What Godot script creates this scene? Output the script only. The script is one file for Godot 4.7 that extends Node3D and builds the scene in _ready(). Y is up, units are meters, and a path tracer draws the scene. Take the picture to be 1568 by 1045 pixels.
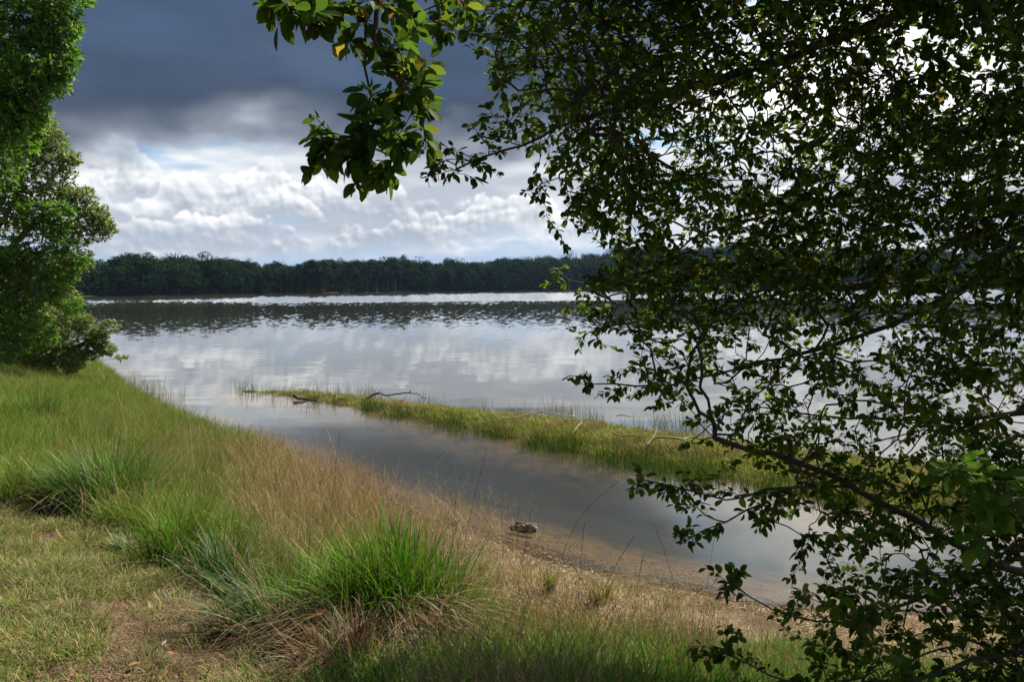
extends Node3D
# A lake under a breaking storm cloud, seen from a grassy bank below an overhanging tree.

const EYE := 2.6            # metres above the water
const PITCH := 3.87         # degrees down
const ROLL := 0.28
const FPX := 1219.0         # focal length in pixels of a 1568 pixel wide picture
const EXPO := 2.15
const GLARE := 1.16
const SUN_AZ := 43.0        # degrees right of straight ahead
const SUN_EL := 51.0

var rng := RandomNumberGenerator.new()
var cam_basis: Basis
var t_start := 0

# ------------------------------------------------------------------ helpers
class MB:
	var v := PackedVector3Array()
	var n := PackedVector3Array()
	var c := PackedColorArray()
	var i := PackedInt32Array()
	var smooth := true
	func vert(p: Vector3, col := Color.WHITE) -> int:
		v.append(p)
		c.append(col)
		return v.size() - 1
	func tri(a: int, b: int, d: int) -> void:
		i.append(a)
		i.append(b)
		i.append(d)
	func quad(a: int, b: int, d: int, e: int) -> void:
		i.append(a)
		i.append(b)
		i.append(d)
		i.append(a)
		i.append(d)
		i.append(e)
	func normals() -> void:
		n.resize(v.size())
		n.fill(Vector3.ZERO)
		for k in range(0, i.size(), 3):
			var a := i[k]
			var b := i[k + 1]
			var d := i[k + 2]
			var f := (v[d] - v[a]).cross(v[b] - v[a])
			n[a] += f
			n[b] += f
			n[d] += f
		for k in n.size():
			n[k] = n[k].normalized() if n[k].length_squared() > 1e-20 else Vector3.UP
	func mesh() -> ArrayMesh:
		if n.size() != v.size():
			normals()
		var a := []
		a.resize(Mesh.ARRAY_MAX)
		a[Mesh.ARRAY_VERTEX] = v
		a[Mesh.ARRAY_NORMAL] = n
		a[Mesh.ARRAY_COLOR] = c
		a[Mesh.ARRAY_INDEX] = i
		var m := ArrayMesh.new()
		m.add_surface_from_arrays(Mesh.PRIMITIVE_TRIANGLES, a)
		return m


func lin(r: float, g: float, b: float) -> Color:
	return Color(r, g, b)


func mat(rough := 0.7, back := 0.0, spec := 0.4) -> StandardMaterial3D:
	var m := StandardMaterial3D.new()
	m.vertex_color_use_as_albedo = true
	m.roughness = rough
	m.metallic_specular = spec
	m.cull_mode = BaseMaterial3D.CULL_DISABLED
	if back > 0.0:
		m.backlight_enabled = true
		m.backlight = Color(back, back, back * 0.75).linear_to_srgb()
	return m


func part(called: String, mesh: Mesh, m: Material, parent: Node, kind := "") -> MeshInstance3D:
	var o := MeshInstance3D.new()
	o.name = called
	o.mesh = mesh
	o.material_override = m
	if kind:
		o.set_meta("kind", kind)
	parent.add_child(o, true)
	return o


var taken := {}
func numbered(called: String) -> String:
	if not taken.has(called):
		taken[called] = 0
		return called
	taken[called] += 1
	return "%s_%03d" % [called, taken[called]]


func thing(called: String, label: String, category: String, at := Vector3.ZERO, group := "") -> Node3D:
	var o := Node3D.new()
	o.name = numbered(called)
	o.position = at
	tag(o, label, category, group)
	add_child(o)
	return o


func tag(o: Node, label: String, category: String, group := "", kind := "") -> void:
	o.set_meta("label", label)
	if category:
		o.set_meta("category", category)
	if group:
		o.set_meta("group", group)
	if kind:
		o.set_meta("kind", kind)


func scatter(called: String, mesh: Mesh, m: Material, where: Array, tint: Array, parent: Node, kind := "stuff") -> MultiMeshInstance3D:
	var mm := MultiMesh.new()
	mm.transform_format = MultiMesh.TRANSFORM_3D
	mm.use_colors = true
	mm.mesh = mesh
	mm.instance_count = where.size()
	for k in where.size():
		mm.set_instance_transform(k, where[k])
		mm.set_instance_color(k, tint[k])
	var o := MultiMeshInstance3D.new()
	o.name = called
	o.multimesh = mm
	o.material_override = m
	if kind:
		o.set_meta("kind", kind)
	parent.add_child(o, true)
	return o


func ray(px: float, py: float) -> Vector3:
	return cam_basis * Vector3((px - 784.0) / FPX, (522.5 - py) / FPX, -1.0)


func at(px: float, py: float, depth: float) -> Vector3:
	return Vector3(0, EYE, 0) + ray(px, py) * depth


func on_level(px: float, py: float, h: float) -> Vector3:
	var r := ray(px, py)
	return Vector3(0, EYE, 0) + r * ((EYE - h) / -r.y)


func on_ground(px: float, py: float) -> Vector3:
	var r := ray(px, py)
	var t := 1.5
	var p := Vector3(0, EYE, 0) + r * t
	while t < 60.0:
		p = Vector3(0, EYE, 0) + r * t
		if p.y <= maxf(ground(p.x, p.z), 0.0):
			break
		t += 0.03
	return p


func to_px(p: Vector3) -> Vector3:      # picture column, row and depth of a point
	var q := cam_basis.inverse() * (p - Vector3(0, EYE, 0))
	var d := -q.z
	if d < 0.05:
		return Vector3(-9999, -9999, d)
	return Vector3(784.0 + FPX * q.x / d, 522.5 - FPX * q.y / d, d)


func rnd(a: float, b: float) -> float:
	return rng.randf_range(a, b)


func rdir() -> Vector3:
	return Vector3(rng.randfn(), rng.randfn(), rng.randfn()).normalized()


func noise(seed_: int, freq: float, oct := 3) -> FastNoiseLite:
	var f := FastNoiseLite.new()
	f.seed = seed_
	f.noise_type = FastNoiseLite.TYPE_SIMPLEX
	f.frequency = freq
	f.fractal_type = FastNoiseLite.FRACTAL_FBM if oct > 1 else FastNoiseLite.FRACTAL_NONE
	f.fractal_octaves = oct
	return f


func smooth(points: Array, step: float) -> PackedVector3Array:   # a Catmull-Rom curve through the points
	var out := PackedVector3Array()
	for k in points.size() - 1:
		var a: Vector3 = points[maxi(k - 1, 0)]
		var b: Vector3 = points[k]
		var c: Vector3 = points[k + 1]
		var d: Vector3 = points[mini(k + 2, points.size() - 1)]
		var m := maxi(1, int(b.distance_to(c) / step))
		for j in m:
			var t := float(j) / m
			out.append(b.cubic_interpolate(c, a, d, t))
	out.append(points[points.size() - 1])
	return out


func tube(mb: MB, pts: PackedVector3Array, radii: PackedFloat32Array, sides: int, col: Color, rough := 0.0) -> void:
	if pts.size() < 2:
		return
	var side := Vector3.ZERO
	var base := mb.v.size()
	for k in pts.size():
		var t := (pts[mini(k + 1, pts.size() - 1)] - pts[maxi(k - 1, 0)]).normalized()
		if k == 0:
			side = t.cross(Vector3(0.31, 0.2, 0.93)).normalized()
		side = (side - t * side.dot(t)).normalized()
		var up := t.cross(side)
		for s in sides:
			var a := TAU * s / sides
			var r := radii[k]
			if rough > 0.0:
				r *= 1.0 + rough * (rng.randf() - 0.5) * 2.0
			mb.vert(pts[k] + (side * cos(a) + up * sin(a)) * r, col)
	for k in pts.size() - 1:
		for s in sides:
			var a := base + k * sides + s
			var b := base + k * sides + (s + 1) % sides
			mb.quad(a, a + sides, b + sides, b)
	var e := mb.vert(pts[pts.size() - 1] + (pts[pts.size() - 1] - pts[pts.size() - 2]).normalized() * radii[pts.size() - 1], col)
	var l := base + (pts.size() - 1) * sides
	for s in sides:
		mb.tri(l + s, e, l + (s + 1) % sides)
	var f := mb.vert(pts[0], col)
	for s in sides:
		mb.tri(f, base + s, base + (s + 1) % sides)


# ------------------------------------------------------------------ the shape of the land
var shore := PackedVector2Array()      # water's edge of the near bank, from far left to right (x, distance ahead)
var spit := PackedVector2Array()       # outline of the grassy spit
var gx0 := -16.0
var gz0 := -32.0
var gstep := 0.1
var gw := 301
var gh := 361
var hgrid := PackedFloat32Array()
var sgrid := PackedFloat32Array()      # metres inland from the near shore
var pgrid := PackedFloat32Array()      # metres inside the spit
var n_land: FastNoiseLite
var n_patch: FastNoiseLite


func seg_dist(p: Vector2, a: Vector2, b: Vector2) -> float:
	return p.distance_squared_to(Geometry2D.get_closest_point_to_segment(p, a, b))


func shore_side(p: Vector2) -> float:
	var best := 1e20
	var s := 1.0
	for k in shore.size() - 1:
		var a := shore[k]
		var b := shore[k + 1]
		var d := seg_dist(p, a, b)
		if d < best - 1e-9:
			best = d
			s = -1.0 if (b - a).cross(p - a) > 0.0 else 1.0
		elif d < best + 1e-6 and k > 0:      # nearest to a corner
			var turn := (shore[k] - shore[k - 1]).cross(b - a)
			var s2 := -1.0 if (b - a).cross(p - a) > 0.0 else 1.0
			s = minf(s, s2) if turn < 0.0 else maxf(s, s2)
	return s * sqrt(best)


func spit_side(p: Vector2) -> float:
	var best := 1e20
	for k in spit.size():
		best = minf(best, seg_dist(p, spit[k], spit[(k + 1) % spit.size()]))
	return (1.0 if Geometry2D.is_point_in_polygon(p, spit) else -1.0) * sqrt(best)


func land(x: float, z: float, sn: float, sp: float) -> float:
	var d := -z
	var w := n_land.get_noise_2d(x * 1.0, z * 1.0)
	sn += w * 0.18 - 0.14
	var h: float
	if sn > 0.0:
		var plateau := lerpf(0.98, 0.62, smoothstep(7.0, 20.0, d))
		var s := sn * lerpf(1.0, 1.35, smoothstep(8.0, 18.0, d))
		h = 0.13 * s if s < 1.4 else lerpf(0.182, plateau, smoothstep(1.2, 4.6, s))
		h += w * 0.05 * minf(sn, 1.0)
	else:
		h = -0.15 * pow(-sn, 1.05)
	h = maxf(h, -1.6)
	sp += n_land.get_noise_2d(x * 2.1 + 40.0, z * 2.1) * 0.22
	var q: float
	if sp > 0.0:
		q = 0.02 + 0.11 * smoothstep(0.0, 0.8, sp) + 0.03 * w
	else:
		q = 0.02 - 0.22 * pow(-sp, 0.9)
	return maxf(h, maxf(q, -1.6))


func ground(x: float, z: float) -> float:
	return look(hgrid, x, z)


func look(g: PackedFloat32Array, x: float, z: float) -> float:
	var u := clampf((x - gx0) / gstep, 0.0, gw - 1.001)
	var w := clampf((z - gz0) / gstep, 0.0, gh - 1.001)
	var i := int(u)
	var j := int(w)
	var fu := u - i
	var fw := w - j
	var k := j * gw + i
	return lerpf(lerpf(g[k], g[k + 1], fu), lerpf(g[k + gw], g[k + gw + 1], fu), fw)


func bare(x: float, z: float) -> float:     # 1 where the turf is worn to soil
	var v := n_patch.get_noise_2d(x, z)
	# the worn track in front of the tussocks
	var q := Vector2(x + 1.66, -z - 3.95).rotated(0.35)
	var worn := exp(-(q.x * q.x * 3.2 + q.y * q.y * 1.2)) + 0.7 * exp(-((x + 1.35) * (x + 1.35) * 3.0 + (-z - 3.2) * (-z - 3.2) * 3.0))
	return smoothstep(0.1, 0.5, v * 0.95 + worn * 0.95 - 0.06)


func make_land() -> void:
	for q in [[-40, 484], [40, 500], [110, 535], [165, 566], [205, 598], [245, 624], [300, 648], [370, 673], [440, 701], [500, 730], [560, 752], [640, 779], [720, 806], [800, 831], [880, 853], [960, 872], [1040, 889], [1120, 904], [1200, 915], [1300, 924], [1420, 934], [1568, 944], [1850, 958]]:
		var p := on_level(q[0], q[1], 0.0)
		shore.append(Vector2(p.x, -p.z))
	var first := shore[0]
	shore.insert(0, first + Vector2(-60, 70))
	shore.insert(0, first + Vector2(-230, 190))
	var last := shore[shore.size() - 1]
	shore.append(last + Vector2(14, 1.5))
	shore.append(last + Vector2(60, 14))
	shore.append(last + Vector2(400, 160))
	for q in [[372, 599], [430, 600], [480, 603], [540, 610], [600, 619], [660, 626], [720, 633], [790, 639], [860, 647], [930, 656], [1000, 666], [1060, 673], [1130, 683], [1200, 693], [1300, 706], [1400, 717], [1500, 727], [1600, 737], [1900, 760], [1900, 850], [1568, 793], [1450, 786], [1380, 778], [1280, 762], [1200, 749], [1130, 733], [1050, 715], [980, 704], [920, 695], [860, 683], [800, 672], [740, 658], [680, 646], [620, 636], [570, 627], [530, 618], [470, 609], [425, 604]]:
		var p := on_level(q[0], q[1], 0.0)
		spit.append(Vector2(p.x, -p.z))
	hgrid.resize(gw * gh)
	sgrid.resize(gw * gh)
	pgrid.resize(gw * gh)
	for j in gh:
		for i in gw:
			var x := gx0 + i * gstep
			var z := gz0 + j * gstep
			var p := Vector2(x, -z)
			var s := shore_side(p)
			var t := spit_side(p)
			sgrid[j * gw + i] = s
			pgrid[j * gw + i] = t
			hgrid[j * gw + i] = land(x, z, s, t)


func soil_color(x: float, z: float, h: float, sn: float, sp: float) -> Color:
	var w := n_land.get_noise_2d(x * 3.0, z * 3.0)
	var w2 := n_patch.get_noise_2d(x * 4.0 + 9.0, z * 4.0)
	if h < 0.0:
		var sand := Color(0.37, 0.225, 0.06).lerp(Color(0.24, 0.155, 0.05), clampf(0.5 + w2 * 1.6, 0, 1))
		var silt := Color(0.046, 0.044, 0.028).lerp(Color(0.03, 0.034, 0.02), clampf(0.5 + w * 1.4, 0, 1))
		return sand.lerp(silt, smoothstep(0.045, 0.25, -h + w2 * 0.05))
	if sp > -0.4:
		return Color(0.095, 0.09, 0.036).lerp(Color(0.16, 0.12, 0.07), clampf(0.35 + w2, 0, 1))
	var dry := Color(0.36, 0.295, 0.20).lerp(Color(0.22, 0.165, 0.105), clampf(0.5 + w2 * 1.5, 0, 1))
	var wet := Color(0.13, 0.095, 0.052)
	var c := wet.lerp(dry, smoothstep(0.005, 0.10, h + w2 * 0.06))
	var turf := Color(0.115, 0.098, 0.045).lerp(Color(0.17, 0.125, 0.075), clampf(0.4 + w, 0, 1)).lerp(Color(0.09, 0.10, 0.035), smoothstep(10.0, 16.0, -z))
	c = c.lerp(turf, smoothstep(1.3, 2.9, sn + w * 0.8 + smoothstep(9.0, 14.0, -z) * 2.6))
	var soil := Color(0.23, 0.155, 0.105).lerp(Color(0.12, 0.078, 0.052), clampf(0.5 + w2 * 1.7, 0, 1))
	return c.lerp(soil, bare(x, z) * smoothstep(2.2, 3.4, sn))


func axis(lo: float, hi: float, step: float, far_lo: float, far_hi: float) -> PackedFloat32Array:
	var up := PackedFloat32Array()
	var x := lo
	while x <= hi + 1e-4:
		up.append(x)
		x += step
	var s := step
	x = up[up.size() - 1]
	while x < far_hi:
		s *= 1.22
		x += s
		up.append(x)
	var down := PackedFloat32Array()
	s = step
	x = lo
	while x > far_lo:
		s *= 1.22
		x -= s
		down.append(x)
	down.reverse()
	down.append_array(up)
	return down


func build_ground() -> void:
	var xs := axis(-13.0, 13.0, 0.1, -2500.0, 2500.0)
	var zs := axis(-26.0, 0.0, 0.1, -2500.0, 400.0)
	var mb := MB.new()
	for z in zs:
		for x in xs:
			var inside := x > gx0 and x < gx0 + gstep * (gw - 1) and z > gz0 and z < gz0 + gstep * (gh - 1)
			var sn := look(sgrid, x, z) if inside else shore_side(Vector2(x, -z))
			var sp := look(pgrid, x, z) if inside else spit_side(Vector2(x, -z))
			var h := ground(x, z) if inside else land(x, z, sn, sp)
			mb.vert(Vector3(x, h, z), soil_color(x, z, h, sn, sp))
	var w := xs.size()
	for j in zs.size() - 1:
		for i in w - 1:
			var a := j * w + i
			mb.quad(a, a + 1, a + w + 1, a + w)
	var m := mat(0.92, 0.0, 0.3)
	var tx := NoiseTexture2D.new()
	tx.width = 512
	tx.height = 512
	tx.seamless = true
	tx.noise = noise(5, 0.06, 5)
	var g := Gradient.new()
	g.set_color(0, Color(0.42, 0.39, 0.36))
	g.set_color(1, Color(1.0, 1.0, 1.0))
	tx.color_ramp = g
	m.albedo_texture = tx
	m.uv1_triplanar = true
	m.uv1_world_triplanar = true
	m.uv1_scale = Vector3(1.3, 1.3, 1.3)
	m.heightmap_enabled = true
	m.heightmap_texture = tx
	m.heightmap_scale = 2.5
	var o := part("ground", mb.mesh(), m, self, "structure")
	o.set_meta("label", "grassy bank, sandy beach and brown lake bed")


# ------------------------------------------------------------------ water
func build_water() -> void:
	var rs := PackedFloat32Array()
	var r := 3.0
	while r < 2600.0:
		rs.append(r)
		r += clampf(0.5 * r * r / 2070.0, 0.06, 0.05 * r)
	var an := PackedFloat32Array()
	var a := -110.0
	while a < 110.0:
		an.append(a)
		a += 0.13 if absf(a) < 37.0 else 3.0
	var n1 := noise(21, 1.0, 2)
	var n2 := noise(22, 1.0, 2)
	var n3 := noise(23, 0.011, 3)
	var mb := MB.new()
	for rr in rs:
		for aa in an:
			var x: float = sin(deg_to_rad(aa)) * rr
			var z: float = -cos(deg_to_rad(aa)) * rr
			mb.vert(Vector3(x, 0, z))
			var gust := n3.get_noise_2d(x * 0.6, z) * 0.6
			var lr := log(rr) + gust * 0.22
			var amp := lerpf(0.0007, 0.0026, smoothstep(log(9.0), log(24.0), lr))
			amp = lerpf(amp, 0.0085, smoothstep(log(40.0), log(80.0), lr))
			var wind := smoothstep(log(112.0), log(185.0), lr)
			amp = lerpf(amp, 0.006, wind)
			var fine := smoothstep(log(30.0), log(60.0), lr)
			var s1 := n1.get_noise_3d(x * lerpf(0.2, 1.3, fine), z * lerpf(0.7, 2.4, fine), 0.0)
			var s2 := n2.get_noise_3d(x * lerpf(0.35, 2.4, fine), z * lerpf(1.3, 5.0, fine), 7.0)
			var slope := (s1 + 0.6 * s2) * amp * 1.6
			var cross := (s2 - 0.5 * s1) * amp * 0.35
			# where the wind roughens the water, the faces seen at a grazing angle are those that lean towards the bank
			var lean := slope + wind * (0.036 + absf(slope) * 0.5)
			mb.n.append(Vector3(-sin(deg_to_rad(aa)) * lean + cross, 1.0, cos(deg_to_rad(aa)) * lean).normalized())
	var w := an.size()
	for j in rs.size() - 1:
		for i in w - 1:
			var b := j * w + i
			mb.quad(b, b + w, b + w + 1, b + 1)
	var m := StandardMaterial3D.new()
	m.transparency = BaseMaterial3D.TRANSPARENCY_ALPHA
	m.albedo_color = Color(0.26, 0.26, 0.21, 0.28)
	m.roughness = 0.03
	m.metallic_specular = 0.5
	m.cull_mode = BaseMaterial3D.CULL_DISABLED
	var o := part("lake_water", mb.mesh(), m, self, "structure")
	o.set_meta("label", "calm lake reflecting clouds, brownish in the shallows")


# ------------------------------------------------------------------ sky
var sky_w := 4096
var sky_h := 2048
var sky_rows := []
var k1: FastNoiseLite
var k2: FastNoiseLite
var k3: FastNoiseLite
var k4: FastNoiseLite


func cloud_at(az: float, el: float) -> Color:      # degrees; sRGB values as the eye sees them
	var ra := deg_to_rad(az)
	var cx := sin(ra) * 57.3
	var cz := cos(ra) * 57.3
	var right := smoothstep(4.0, 22.0, az) * (1.0 - smoothstep(105.0, 150.0, az))      # the bright, broken part of the sky round the sun
	# clear air
	var c := Color(0.68, 0.765, 0.86).lerp(Color(0.60, 0.75, 0.90), smoothstep(2.0, 12.0, el))
	c = c.lerp(Color(0.30, 0.45, 0.68), smoothstep(14.0, 70.0, el))
	c = c.lerp(Color(0.87, 0.91, 0.95), right * 0.55 * (1.0 - smoothstep(30.0, 80.0, el)))
	# far flat layers, grey below and white above
	var f := 1.0 + 0.8 * smoothstep(7.0, 1.0, el)
	var q1 := k1.get_noise_3d(cx * 0.42, el * 2.6 * f, cz * 0.42)
	var q1u := k1.get_noise_3d(cx * 0.42, (el + 0.5) * 2.6 * f, cz * 0.42)
	var qb := k3.get_noise_3d(cx * 0.25, el * 0.8 + 60.0, cz * 0.25)
	var low := smoothstep(-0.42, -0.02, q1 + 0.14 + qb * 0.25)
	var lit := clampf(0.58 + (q1 - q1u) * 1.1 + qb * 0.9, 0.0, 1.0)
	var lc := Color(0.71, 0.735, 0.775).lerp(Color(0.96, 0.965, 0.965), lit)
	low *= smoothstep(2.0, 4.2, el + q1 * 2.0)
	c = c.lerp(lc, low * 0.95 * (1.0 - smoothstep(14.0, 20.0, el)))
	# heaped clouds in ragged ranks, white where the sun reaches their tops
	for rank in 3:
		var o := 71.0 * rank
		var wx := k1.get_noise_3d(cx * 0.8, el * 1.2 + o + 9.0, cz * 0.8) * 0.9
		var wy := k1.get_noise_3d(cx * 0.8, el * 1.2 + o + 99.0, cz * 0.8) * 0.7
		var h := puff(cx + wx, el + wy + o, cz)
		var h2 := puff(cx + wx + cos(ra) * 0.22, el + wy + o + 0.34, cz - sin(ra) * 0.22)
		var base: float = [6.6, 5.2, 3.7][rank] + 1.3 * k3.get_noise_3d(cx * 0.3, 3.0 + o, cz * 0.3)
		var tall := k3.get_noise_3d(cx * 0.85, 17.0 + o, cz * 0.85)
		var top: float = base + [0.9, 0.8, 0.5][rank] + [5.0, 4.2, 2.4][rank] * tall + 1.6 * right
		var over := top - el + (h - 0.5) * 2.4 + (puff((cx + wx) * 2.1, (el + wy) * 2.1 + o, cz * 2.1) - 0.4) * 0.9
		var hm := smoothstep(0.0, 0.16, over) * smoothstep(base - 1.3, base + 0.7, el + h * 1.4 + q1 * 1.5)
		var rim := exp(-maxf(over, 0.0) * 0.9)
		var g := puff((cx + wx) * 2.1, (el + wy) * 2.1 + o, cz * 2.1) - puff((cx + wx + cos(ra) * 0.14) * 2.1, (el + wy + 0.2) * 2.1 + o, (cz - sin(ra) * 0.14) * 2.1)
		var hl := clampf(0.55 + (h - h2) * 1.7 + g * 0.6 + 0.3 * rim + 0.22 * q1 + qb * 0.5 - 0.13 * maxf(0.0, 1.5 - (el - base)), 0.0, 1.0)
		var hc := Color(0.655, 0.69, 0.735).lerp(Color(1.0, 1.0, 1.0), hl * hl * (3.0 - 2.0 * hl))
		c = c.lerp(hc, hm * clampf(0.95 + q1 * 0.6, 0.7, 1.0))
	# thin veils drifting before them
	var v1 := k1.get_noise_3d(cx * 0.3, el * 3.4 + 200.0, cz * 0.3)
	c = c.lerp(Color(0.72, 0.745, 0.79), smoothstep(0.1, 0.45, v1) * 0.3 * smoothstep(2.5, 4.0, el) * (1.0 - smoothstep(11.0, 15.0, el)))
	# the storm deck that hangs over the left and the middle, its edge ragged
	var q3 := k3.get_noise_3d(cx * 0.42, el * 0.95, cz * 0.42)
	var q4 := k1.get_noise_3d(cx * 0.26, el * 1.1 + 40.0, cz * 0.26)
	var q5 := k2.get_noise_3d(cx * 0.42, el * 0.8 + 20.0, cz * 0.42)
	var edge := 9.1 + 1.0 * k3.get_noise_3d(cx * 0.3, 90.0, cz * 0.3) + 15.0 * right + 1.0 * smoothstep(-12.0, 2.0, az) - 0.8 * smoothstep(-16.0, -27.0, az)
	var depth := el - edge + q3 * 3.4 + q5 * 1.8
	depth += k1.get_noise_3d(cx * 0.8, el * 1.7 + 150.0, cz * 0.8) * 1.7
	var deck := smoothstep(-1.9, 1.2, depth)
	var dc := Color(0.60, 0.625, 0.665).lerp(Color(0.245, 0.295, 0.37), smoothstep(-0.8, 4.2, depth))
	dc = dc.lerp(Color(0.30, 0.38, 0.495), clampf(0.22 + q4 * 1.0 + (el - 14.0) * 0.13, 0.0, 1.0) * smoothstep(2.5, 5.0, depth))
	dc = dc.lerp(Color(0.42, 0.46, 0.52), clampf(q5 * 0.7, 0.0, 0.2))
	# overhead the deck thins and breaks
	var thin := smoothstep(30.0, 55.0, el)
	deck *= 1.0 - thin * clampf(0.35 + q4 * 1.4, 0.0, 0.85)
	deck *= 1.0 - right * 0.75
	c = c.lerp(dc, deck)
	# white broken cloud round the sun
	var wq := k2.get_noise_3d(cx * 0.30, el * 0.5 + 30.0, cz * 0.30)
	var wc := Color(0.93, 0.95, 0.98).lerp(Color(1.18, 1.18, 1.17), clampf(0.6 + wq * 1.5, 0, 1))
	c = c.lerp(wc, right * smoothstep(-0.25, 0.15, wq) * smoothstep(7.0, 12.0, el) * 0.9)
	return c


func puff(x: float, y: float, z: float) -> float:      # round heads on round heads, 0 to 1
	var a := k4.get_noise_3d(x * 0.5, y * 0.62, z * 0.5)
	var b := k4.get_noise_3d(x * 1.15 + 30.0, y * 1.35, z * 1.15)
	var d := k4.get_noise_3d(x * 2.5 + 60.0, y * 2.8, z * 2.5)
	return clampf(-(a * 0.55 + b * 0.3 + d * 0.15), 0.0, 1.0)


func sky_row(j: int) -> void:
	var el := 90.0 - (j + 0.5) * 180.0 / sky_h
	var row := PackedFloat32Array()
	row.resize(sky_w * 3)
	var coarse := 1 if el < 32.0 else 4
	if el < 0.0:
		for i in sky_w:
			row[i * 3] = 0.40 / EXPO
			row[i * 3 + 1] = 0.46 / EXPO
			row[i * 3 + 2] = 0.52 / EXPO
		sky_rows[j] = row
		return
	for i in range(0, sky_w, coarse):
		var az := (i + 0.5) * 360.0 / sky_w
		if az > 180.0:
			az -= 360.0
		var c := cloud_at(az, el).srgb_to_linear()
		for k in coarse:
			row[(i + k) * 3] = c.r * GLARE / EXPO
			row[(i + k) * 3 + 1] = c.g * GLARE / EXPO
			row[(i + k) * 3 + 2] = c.b * GLARE / EXPO
	sky_rows[j] = row


func build_sky() -> ImageTexture:
	k1 = noise(101, 0.10, 5)
	k2 = noise(202, 0.13, 6)
	k3 = noise(303, 0.10, 4)
	k4 = FastNoiseLite.new()
	k4.seed = 404
	k4.noise_type = FastNoiseLite.TYPE_CELLULAR
	k4.cellular_distance_function = FastNoiseLite.DISTANCE_EUCLIDEAN
	k4.cellular_return_type = FastNoiseLite.RETURN_DISTANCE
	k4.fractal_type = FastNoiseLite.FRACTAL_NONE
	k4.frequency = 0.74
	sky_rows.resize(sky_h)
	var id := WorkerThreadPool.add_group_task(sky_row, sky_h)
	WorkerThreadPool.wait_for_group_task_completion(id)
	var all := PackedFloat32Array()
	for r in sky_rows:
		all.append_array(r)
	sky_rows.clear()
	var im := Image.create_from_data(sky_w, sky_h, false, Image.FORMAT_RGBF, all.to_byte_array())
	return ImageTexture.create_from_image(im)


# ------------------------------------------------------------------ grass
func blade(mb: MB, at_: Vector3, dir: Vector3, h: float, wid: float, bend: float, c0: Color, c1: Color, segs := 3) -> void:
	# a tapering strip that leaves the ground along dir and falls over towards its own side
	var out := Vector3(dir.x, 0, dir.z)
	out = out.normalized() if out.length() > 0.01 else Vector3(1, 0, 0).rotated(Vector3.UP, rng.randf() * TAU)
	var across := out.cross(Vector3.UP).rotated(Vector3.UP, rnd(-0.9, 0.9))
	var p := at_
	var d := dir.normalized()
	var base := mb.v.size()
	for k in segs:
		var t := float(k) / segs
		var w := wid * (1.0 - t * t * 0.75) * (0.75 if k == 0 else 1.0)
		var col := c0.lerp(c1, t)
		mb.vert(p - across * w, col)
		mb.vert(p + across * w, col)
		p += d * h / segs
		d = (d + (out * 0.6 - Vector3.UP) * bend / segs).normalized()
	mb.vert(p, c1)
	for k in segs - 1:
		var a := base + k * 2
		mb.quad(a, a + 2, a + 3, a + 1)
	var e := base + (segs - 1) * 2
	mb.tri(e, e + 2, e + 1)


func pick(pal: Array, jit := 0.25) -> Color:
	var t := rng.randf()
	for q in pal:
		if t < q[1]:
			var c: Color = q[0]
			var f := rnd(1.0 - jit, 1.0 + jit)
			return Color(c.r * f, c.g * f * rnd(0.94, 1.06), c.b * f)
		t -= q[1]
	return pal[0][0]


func clump(n: int, rad: float, h0: float, h1: float, wid: float, lean: float, bend: float, pal: Array, comb := Vector3.ZERO, segs := 3) -> ArrayMesh:
	var mb := MB.new()
	for k in n:
		var a := rng.randf() * TAU
		var r := rad * sqrt(rng.randf())
		var o := Vector3(cos(a), 0, sin(a))
		var d := Vector3.UP + o * lean * (r / maxf(rad, 0.001)) * rnd(0.4, 1.2) + Vector3(rng.randfn(), 0, rng.randfn()) * 0.18 + comb
		var c := pick(pal)
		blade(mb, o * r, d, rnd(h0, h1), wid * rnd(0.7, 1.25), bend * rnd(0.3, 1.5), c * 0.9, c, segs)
	return mb.mesh()


func seed_stalk(mb: MB, p: Vector3, d: Vector3, h: float, bend: float, c: Color, rad := 0.0009, head := 0.26, grains := 16) -> void:
	var pts := PackedVector3Array()
	var rr := PackedFloat32Array()
	var out := Vector3(d.x, 0, d.z)
	out = out.normalized() if out.length() > 0.01 else Vector3.RIGHT
	var q := p
	var dd := d.normalized()
	for k in 9:
		pts.append(q)
		rr.append(rad * (1.0 - 0.07 * k))
		q += dd * h / 8.0
		dd = (dd + (out * 0.8 - Vector3.UP * 0.5) * bend / 8.0).normalized()
	tube(mb, pts, rr, 3, c)
	for k in grains:
		var t := 1.0 - head * rng.randf()
		var f := t * 8.0
		var i := mini(int(f), 7)
		var b := pts[i].lerp(pts[i + 1], f - i)
		var ax := (pts[i + 1] - pts[i]).normalized()
		var sd := (rdir() - ax * 0.2).normalized()
		var g := (ax * 1.0 + sd * 0.35).normalized()
		var l := rnd(0.006, 0.013)
		var w := ax.cross(sd).normalized() * 0.0014
		var o := mb.v.size()
		mb.vert(b, c)
		mb.vert(b + g * l * 0.5 + w, c)
		mb.vert(b + g * l, c)
		mb.vert(b + g * l * 0.5 - w, c)
		mb.quad(o, o + 1, o + 2, o + 3)


func upright(p: Vector3, s: float, sy := 1.0) -> Transform3D:
	return Transform3D(Basis(Vector3.UP, rng.randf() * TAU).scaled(Vector3(s, s * sy, s)), p)


const GREEN := Color(0.075, 0.152, 0.013)
const LUSH := Color(0.062, 0.175, 0.010)
const DEEP := Color(0.030, 0.078, 0.018)
const LIME := Color(0.17, 0.205, 0.028)
const STRAW := Color(0.38, 0.30, 0.165)
const RUSSET := Color(0.20, 0.105, 0.058)
const SILVER := Color(0.30, 0.34, 0.25)
const OLIVE := Color(0.13, 0.125, 0.035)

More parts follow.
